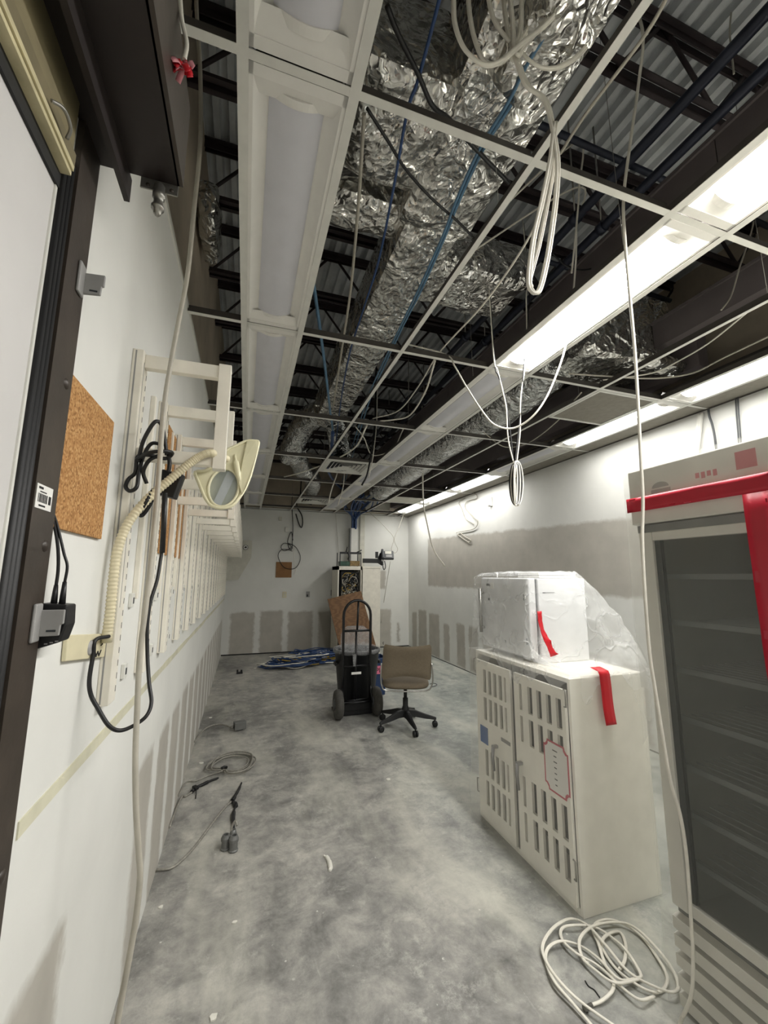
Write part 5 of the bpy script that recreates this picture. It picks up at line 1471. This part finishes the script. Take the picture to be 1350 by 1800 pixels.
# cables lying on the grid
def grid_cable(px_, z, r, mat, label):
    cable('grid_cable', [zc(u, v, z) for u, v in px_], r, mat, label, 'cables lying on the ceiling grid', 8, 6)
grid_cable([(1350, 592), (1272, 629), (1220, 655), (1168, 664), (1124, 665), (1078, 662), (1000, 657)], 2.90, .006, m_gcable, 'grey cable sagging across the grid near the right edge')
grid_cable([(1311, 551), (1246, 603), (1194, 634), (1155, 653), (1117, 661), (1060, 668)], 2.895, .005, m_wcable, 'thin white cable curving along the third main tee')
grid_cable([(1022, 690), (1000, 715), (985, 735), (950, 765), (920, 782), (885, 785), (850, 760)], 2.87, .005, m_gcable, 'grey cable arching left of the grey return grille')
grid_cable([(980, 300), (925, 426), (847, 538), (772, 620), (735, 680), (700, 722), (655, 736)], 2.93, .005, m_wcable, 'white cable slanting along the centre main tee')
grid_cable([(765, 633), (747, 690), (720, 730), (690, 738), (668, 740)], 2.90, .007, m_wcable, 'white cable end curled beside the centre tee')
grid_cable([(645, 748), (620, 790), (560, 820), (500, 838), (473, 838)], 2.89, .009, m_wcable, 'white cable crossing from the centre tee to the left light row')
grid_cable([(710, 752), (690, 790), (655, 800), (640, 770), (625, 750)], 2.92, .006, m_wcable, 'white wire looped near the square supply diffuser')
def hang(px_, y, r, mat, label, up=.5):
    q = [yc(u, v, y) for u, v in px_]
    q = [Vector((q[0].x+.03, q[0].y+.05, ZD-.01)), q[0]+Vector((.01, .02, .25))]+q
    cable('hanging_cable', q, r, mat, label, hc, 8, 6)
hang([(742, 745), (743, 800), (744, 880), (751, 922), (762, 965), (782, 995)], 5.0, .011, m_wcable, 'white cable hanging free in front of the far right corner', .3)
hang([(659, 748), (652, 800), (645, 835), (636, 853)], 4.2, .010, m_blackcab, 'black cable end hanging by the square supply diffuser', .3)
hang([(662, 745), (656, 800), (648, 840)], 4.25, .006, m_wcable, 'thin white wire hanging beside the black cable end', .3)
hang([(594, 826), (583, 860), (577, 885)], 5.6, .009, m_wcable, 'white wire hanging under the far supply duct', .3)
hang([(606, 800), (604, 850), (594, 888)], 5.5, .007, m_wcable, 'thin white wire end near the far end of the middle row', .3)
hang([(527, 882), (534, 884), (548, 887)], 8.0, .012, m_blackcab, 'black wire tangle at the end of the centre main tee', .2)
hang([(1285, 0), (1283, 60), (1290, 130)], .95, .004, m_gcable, 'thin grey wire at the top right corner', .3)
hang([(1325, 385), (1300, 470), (1285, 520), (1268, 545)], 1.35, .0045, m_gcable, 'thin grey wire in the dark bay near the top right', .3)
hang([(1092, 388), (1062, 450), (1040, 472), (1000, 470), (965, 440)], 1.7, .005, m_blackcab, 'black wire swag above the middle light row', .3)
# blue data cables along the duct
def over(px_, z, r, mat, label, grp='blue data cables'):
    q = [zc(u, v, z) for u, v in px_]
    cable('overhead_cable', q, r, mat, label, grp, 8, 6)
over([(1010, -60), (984, 32), (932, 116), (900, 180), (848, 264), (808, 350), (780, 420), (740, 510), (700, 590), (655, 690), (635, 750), (605, 850)], 3.14, .0075, m_ltblue, 'upper light blue cable running along the foil duct')
over([(1000, -60), (975, 32), (925, 116), (893, 180), (842, 264), (803, 350), (776, 420), (735, 510), (696, 590), (650, 690), (630, 750), (600, 850)], 3.12, .006, m_ltblue, 'lower light blue cable running along the foil duct')
over([(785, -60), (772, 0), (735, 140), (715, 200), (690, 340), (665, 460), (640, 540), (615, 620), (600, 700), (590, 780)], 3.13, .006, m_bcable, 'thin dark blue cable crossing under the duct branches')
over([(548, 480), (560, 560), (572, 650), (580, 720), (585, 770), (580, 830)], 3.03, .011, m_ltblue, 'thick light blue cable bundle right of the left light row')
over([(585, 760), (582, 800), (578, 830), (600, 858), (640, 885)], 2.98, .02, m_bcable, 'dark blue cable run towards the far wall bundle')
over([(680, 10), (700, 60), (735, 130), (760, 185), (790, 210), (830, 255), (895, 322)], 3.12, .008, m_blackcab, 'black cable crossing diagonally below the wide duct', 'black overhead cables')
over([(645, 190), (680, 245), (715, 300), (760, 350), (800, 385), (830, 415)], 3.13, .006, m_blackcab, 'thin black cable crossing the second duct branch', 'black overhead cables')
over([(640, 200), (632, 330), (625, 420), (615, 520), (600, 620), (585, 720)], 3.1, .008, m_gcable, 'grey cable running down the left side of the foil duct', 'grey overhead cables')
over([(1190, -40), (1135, 60), (1030, 200), (985, 270)], 3.2, .006, m_gcable, 'grey cable above the centre tee near the top', 'grey overhead cables')
# wires on the right wall
def rw(u, v, d=.02): return P(u, v, x=XR-d)
def c2(pts): return [(620+a/5.625, 780+b/5.625) for a, b in pts]
cable('dangling_wire', [rw(u, v) for u, v in c2([(1195,490),(1222,505),(1222,540),(1130,570),(1115,640),(1190,720),(1235,770),(1200,840),(1060,872),(1030,890),(1140,970),(1165,950),(1110,920),(1062,880)])], .007, m_gcable, 'grey wire squiggling down the right wall to a loop', 'wires on the right wall', 8, 6, cat='wire')
cable('dangling_wire', [rw(u, v) for u, v in c2([(1110,535),(1050,580),(1080,650),(1115,740),(1185,785),(1195,800)])], .006, m_gcable, 'short grey wire on the right wall left of the squiggle', 'wires on the right wall', 8, 6, cat='wire')
for i, (u0, v0, u1, v1) in enumerate(((1229, 728, 1221, 795), (1234, 726, 1226, 795))):
    tag(MB().tube([rw(u0, v0, .015), rw(u1, v1, .015), rw(u1-6, v1+60, .015)], .014, 8).build('wall_conduit', m_white_metal), '%s white conduit pipe on the right wall above the fridge' % ('left' if i == 0 else 'right'), 'conduit', 'white wall conduits')
cable('dangling_wire', [rw(1245, 719), rw(1247, 732), rw(1253, 750), rw(1258, 780), rw(1262, 830)], .008, m_darkgrey, 'dark wire hanging down the right wall beside the conduit pipes', 'wires on the right wall', 8, 6, cat='wire')
for i in range(2):
    cable('dangling_wire', [rw(1293+i*4, 690), rw(1294+i*4, 720), rw(1298+i*4, 770), rw(1300+i*4, 830)], .005, m_darkgrey, '%s thin dark wire above the fridge top' % ('left' if i == 0 else 'right'), 'wires on the right wall', 8, 6, cat='wire')
t = thing('wall_hook', rw(864, 882), 'small white thermostat bracket on the right wall', 'bracket')
p = rw(864, 882, 0)
MB().box(XR-.02, XR-.001, p.y-.03, p.y+.03, p.z-.07, p.z+.07).build('plate', m_white_metal, t, .003)
MB().box(XR-.05, XR-.02, p.y+.0, p.y+.03, p.z-.08, p.z-.05).build('tab', m_greyplastic, t)

# ------------------------------------------------------------------ coiled cable on the floor at the right
def c6(pts): return [(810+a/3.068, 1300+b/3.068) for a, b in pts]
fc = thing('floor_cable_coil', (1.45, 1.5, 0), 'loosely coiled white cable lying on the floor by the cage', 'cable coil')
A = [(700,1432),(760,1405),(815,1350),(815,1290),(770,1200),(740,1100),(710,1030),(740,980),(830,975),(960,1050),(1060,1180),(1110,1280),(1090,1345),(1030,1360),(930,1310),(830,1230),(760,1120),(775,1060),(850,1035),(885,1100),(880,1190),(850,1240)]
B = [(720,1560),(600,1420),(500,1300),(455,1190),(470,1120),(540,1085),(640,1110),(740,1180),(850,1290),(950,1285),(965,1260),(900,1150),(830,1080),(720,1010),(600,1000),(540,1020),(545,1080),(620,1150),(740,1220),(860,1330),(960,1400),(1040,1385)]
C = [(850,1560),(640,1410),(520,1290),(450,1180),(440,1100),(500,1010),(590,965),(680,1000),(780,1110),(900,1250),(1040,1330),(1150,1360),(1165,1300),(1100,1180),(960,1030),(860,985),(720,1000),(640,1070),(650,1170),(720,1240),(830,1310),(960,1290)]
for j, L_ in enumerate((A, B, C)):
    for s_ in ((0, 0), (7, 3)):
        q = []
        for i, (u, v) in enumerate(c6([(a+s_[0], b+s_[1]) for a, b in L_])):
            q.append(P(u, v, z=.007+.006*j+.006*(i % 3)))
        MB().tube(spline(q, 6), .0041, 7).build('turn', m_wcable, fc)
cp = P(*c6([(705, 1432)])[0], z=.01)
d = (cp-P(*c6([(760, 1405)])[0], z=.01)).normalized()
MB().tube([cp-d*.002, cp+d*.02, cp+d*.021, cp+d*.035], [.007, .007, .0095, .0095], 10).build('connector', m_steel, fc)
fi = thing('floor_wire_offcut', P(1030, 1745, z=0), 'thin dark wire offcut inside the white cable coil', 'wire')
MB().tube(spline([P(*q, z=.003) for q in c6([(670,1300),(690,1330),(720,1350),(750,1390)])], 5), .002, 5).build('wire', m_blackcab, fi)
# ------------------------------------------------------------------ stubbed-up cables and boxes on the floor, left
def Fz(u, v, z=.006): return P(u, v, z=z)
def c8(pts): return [(300+a/3.375, 1180+b/3.375) for a, b in pts]
jb = thing('junction_box', (.02, 4.7, 0), 'grey steel junction box on a cable whip by the left wall', 'junction box')
bp = Fz(421, 1283, 0)
MB().obox(bp+Vector((0, 0, .045)), (.11, .075, .07), rotz(.25)).build('box', m_greybox, jb, .003)
MB().obox(bp+Vector((-.005, 0, .005)), (.06, .04, .012), rotz(.25)).build('foot', m_black, jb)
MB().tube([bp+Vector((-.055, -.015, .04)), bp+Vector((-.085, -.022, .035))], .013, 8).build('connector', m_steel, jb)
q = [Vector((XL+.004, 4.3, .03)), Fz(354, 1287, .03), Fz(368, 1277, .04), Fz(385, 1273, .03), Fz(400, 1276, .03), bp+Vector((-.08, -.02, .035))]
MB().tube(spline(q, 8), .008, 7).build('whip', m_mc, jb)
cl = thing('armoured_cable_coil', (-.03, 3.85, 0), 'tied coil of grey armoured cable on the floor by the left wall', 'cable coil')
rn = random.Random(6)
base = c8([(310,580),(220,575),(260,530),(340,495),(430,492),(490,515),(470,560),(400,595),(330,598)])
for k in range(4):
    sc_ = (1.0, .8, 1.08, .9)[k]
    cx = sum(a for a, b in base)/len(base); cy = sum(b for a, b in base)/len(base)
    ring = [Fz(cx+(a-cx)*sc_+(k-1.5)*1.5, cy+(b-cy)*sc_+(-8 if k == 3 and b < cy else 0)+(k-1)*1.0, .009+.009*k) for a, b in base]
    MB().tube(spline(ring, 6, True), .006, 7, closed=True).build('turn', m_mc, cl)
MB().tube(spline([Vector((XL+.004, 3.36, .02)), Fz(*c8([(90,660)])[0]), Fz(*c8([(150,650)])[0], .008), Fz(*c8([(220,620)])[0], .01), Fz(*c8([(310,590)])[0], .03)], 7), .0052, 7).build('tail', m_mc, cl)
tp = Fz(*c8([(316, 583)])[0], .03)
MB().tube([tp+Vector((-.02, -.01, .012)), tp+Vector((.0, .0, .018)), tp+Vector((.02, .01, .008))], .011, 8).build('tie', m_blackcab, cl)
s1 = thing('taped_cable_end', (-.25, 3.2, 0), 'cable end wrapped in black tape beside the armoured coil', 'cable')
MB().tube(spline([Vector((XL+.004, 3.0, .012))]+[Fz(*q, .009) for q in c8([(60,755),(90,740),(130,715)])], 6), .007, 7).build('sheath', m_mc, s1)
MB().tube(spline([Fz(*q, .012) for q in c8([(125,716),(150,690),(190,672),(235,650),(285,632)])], 6), [.013]*5+[.010]*6+[.012]*6+[.008]*7+[.004], 7).build('tape', m_blackcab, s1)
MB().tube([Fz(*c8([(150, 700)])[0], .014), Fz(*c8([(152, 730)])[0], .006), Fz(*c8([(148, 755)])[0], .003)], .003, 5).build('loose_wire', m_blackcab, s1)
MB().obox(Fz(*c8([(147, 690)])[0], .018), (.03, .045, .02), rotz(.6)).build('tape_lump', m_blackcab, s1, .004)
s2 = thing('taped_cable_end', (.0, 2.9, 0), 'curved grey cable with black taped end on the floor by the left wall', 'cable')
MB().tube(spline([Vector((XL+.004, 2.62, .012)), Fz(300, 1526, .007), Fz(320, 1512, .007), Fz(345, 1485, .007), Fz(375, 1445, .007), Fz(395, 1420, .008), Fz(408, 1408, .010)], 8), .007, 8).build('sheath', m_mc, s2)
MB().tube(spline([Fz(*q, .012) for q in c8([(365,770),(385,735),(405,700),(420,662)])], 6), [.014]*5+[.010]*5+[.009]*5+[.006]*4, 7).build('tape', m_blackcab, s2)
MB().tube(spline([Fz(*q, .010) for q in c8([(365,770),(385,795),(375,830),(370,880),(374,938)])], 6), [.010]*4+[.016]*4+[.006]*5+[.013]*6+[.009]*5+[.004], 7).build('tape', m_blackcab, s2)
s3 = thing('conduit_connectors', (.0, 2.75, 0), 'pair of grey conduit connectors standing on the floor', 'connector')
for (u, v, h) in ((396, 1493, .075), (410, 1496, .08)):
    b = Fz(u, v, 0)
    MB().lathe([(.024, 0), (.026, .008), (.022, .012), (.022, h*.6), (.026, h*.62), (.026, h*.8), (.018, h), (.012, h), (.012, h*.5)], b, 14, (0,0,1), False, False).build('sleeve', m_greybox, s3)
b = Fz(409, 1480, 0)
MB().tube(spline([b+Vector((0, .02, .02)), b+Vector((-.01, .03, .06)), b+Vector((.01, .035, .09)), b+Vector((.02, .02, .07))], 6), .007, 7).build('cable_loop', m_mc, s3)
MB().lathe([(.02, 0), (.02, .03), (.014, .05)], b+Vector((0, .03, .0)), 12).build('back_sleeve', m_greybox, s3)
# small debris
t = thing('black_connector', Fz(421, 1183, 0), 'small black connector lying on the floor near the far wall', 'debris')
b = Fz(421, 1184, 0)
MB().box(b.x-.045, b.x+.045, b.y-.03, b.y+.03, .001, .025).build('base', m_black, t); MB().box(b.x-.045, b.x-.02, b.y-.02, b.y+.02, .025, .06).build('lug', m_black, t); MB().box(b.x+.012, b.x+.04, b.y-.02, b.y+.02, .025, .055).build('lug', m_black, t)
rn = random.Random(21)
def crumb(u, v, s_, label):
    c = Fz(u, v, 0); n = 9
    m = MB(); pts = []
    for i in range(n):
        a = 2*math.pi*i/n; pts.append((c.x+s_*rn.uniform(.6, 1.1)*math.cos(a), c.y+s_*rn.uniform(.5, .9)*math.sin(a)))
    m.prism(pts, 'z', .0005, .003+s_*.15)
    tag(m.build('plaster_crumb', m_dust), label, 'debris', 'plaster crumbs on the floor')
crumb(683, 1371, .022, 'white plaster crumb on the floor right of the aisle')
crumb(448, 1175, .03, 'white plaster crumb near the cable pile')
crumb(354, 1342, .02, 'white plaster crumb beside the armoured coil')
crumb(370, 1262, .02, 'white plaster crumb beside the junction box')
crumb(283, 1595, .012, 'white plaster crumb by the left wall in the foreground')
crumb(412, 1622, .012, 'white plaster crumb in the left foreground')
crumb(375, 1790, .016, 'white plaster crumb at the bottom of the picture')
fl = MB()
fl.tube(spline([Fz(q[0], q[1], .004) for q in ((569, 1504), (575, 1508), (579, 1516), (581, 1526), (579, 1531))], 5), [.005]*4+[.011]*6+[.013]*6+[.010]*4+[.004], 7)
tag(fl.build('paper_scrap', m_dust), 'curled white scrap on the floor in mid aisle', 'debris')
# ------------------------------------------------------------------ tidy helper properties
for o in bpy.data.objects:
    if '_org' in o.keys():
        del o['_org']
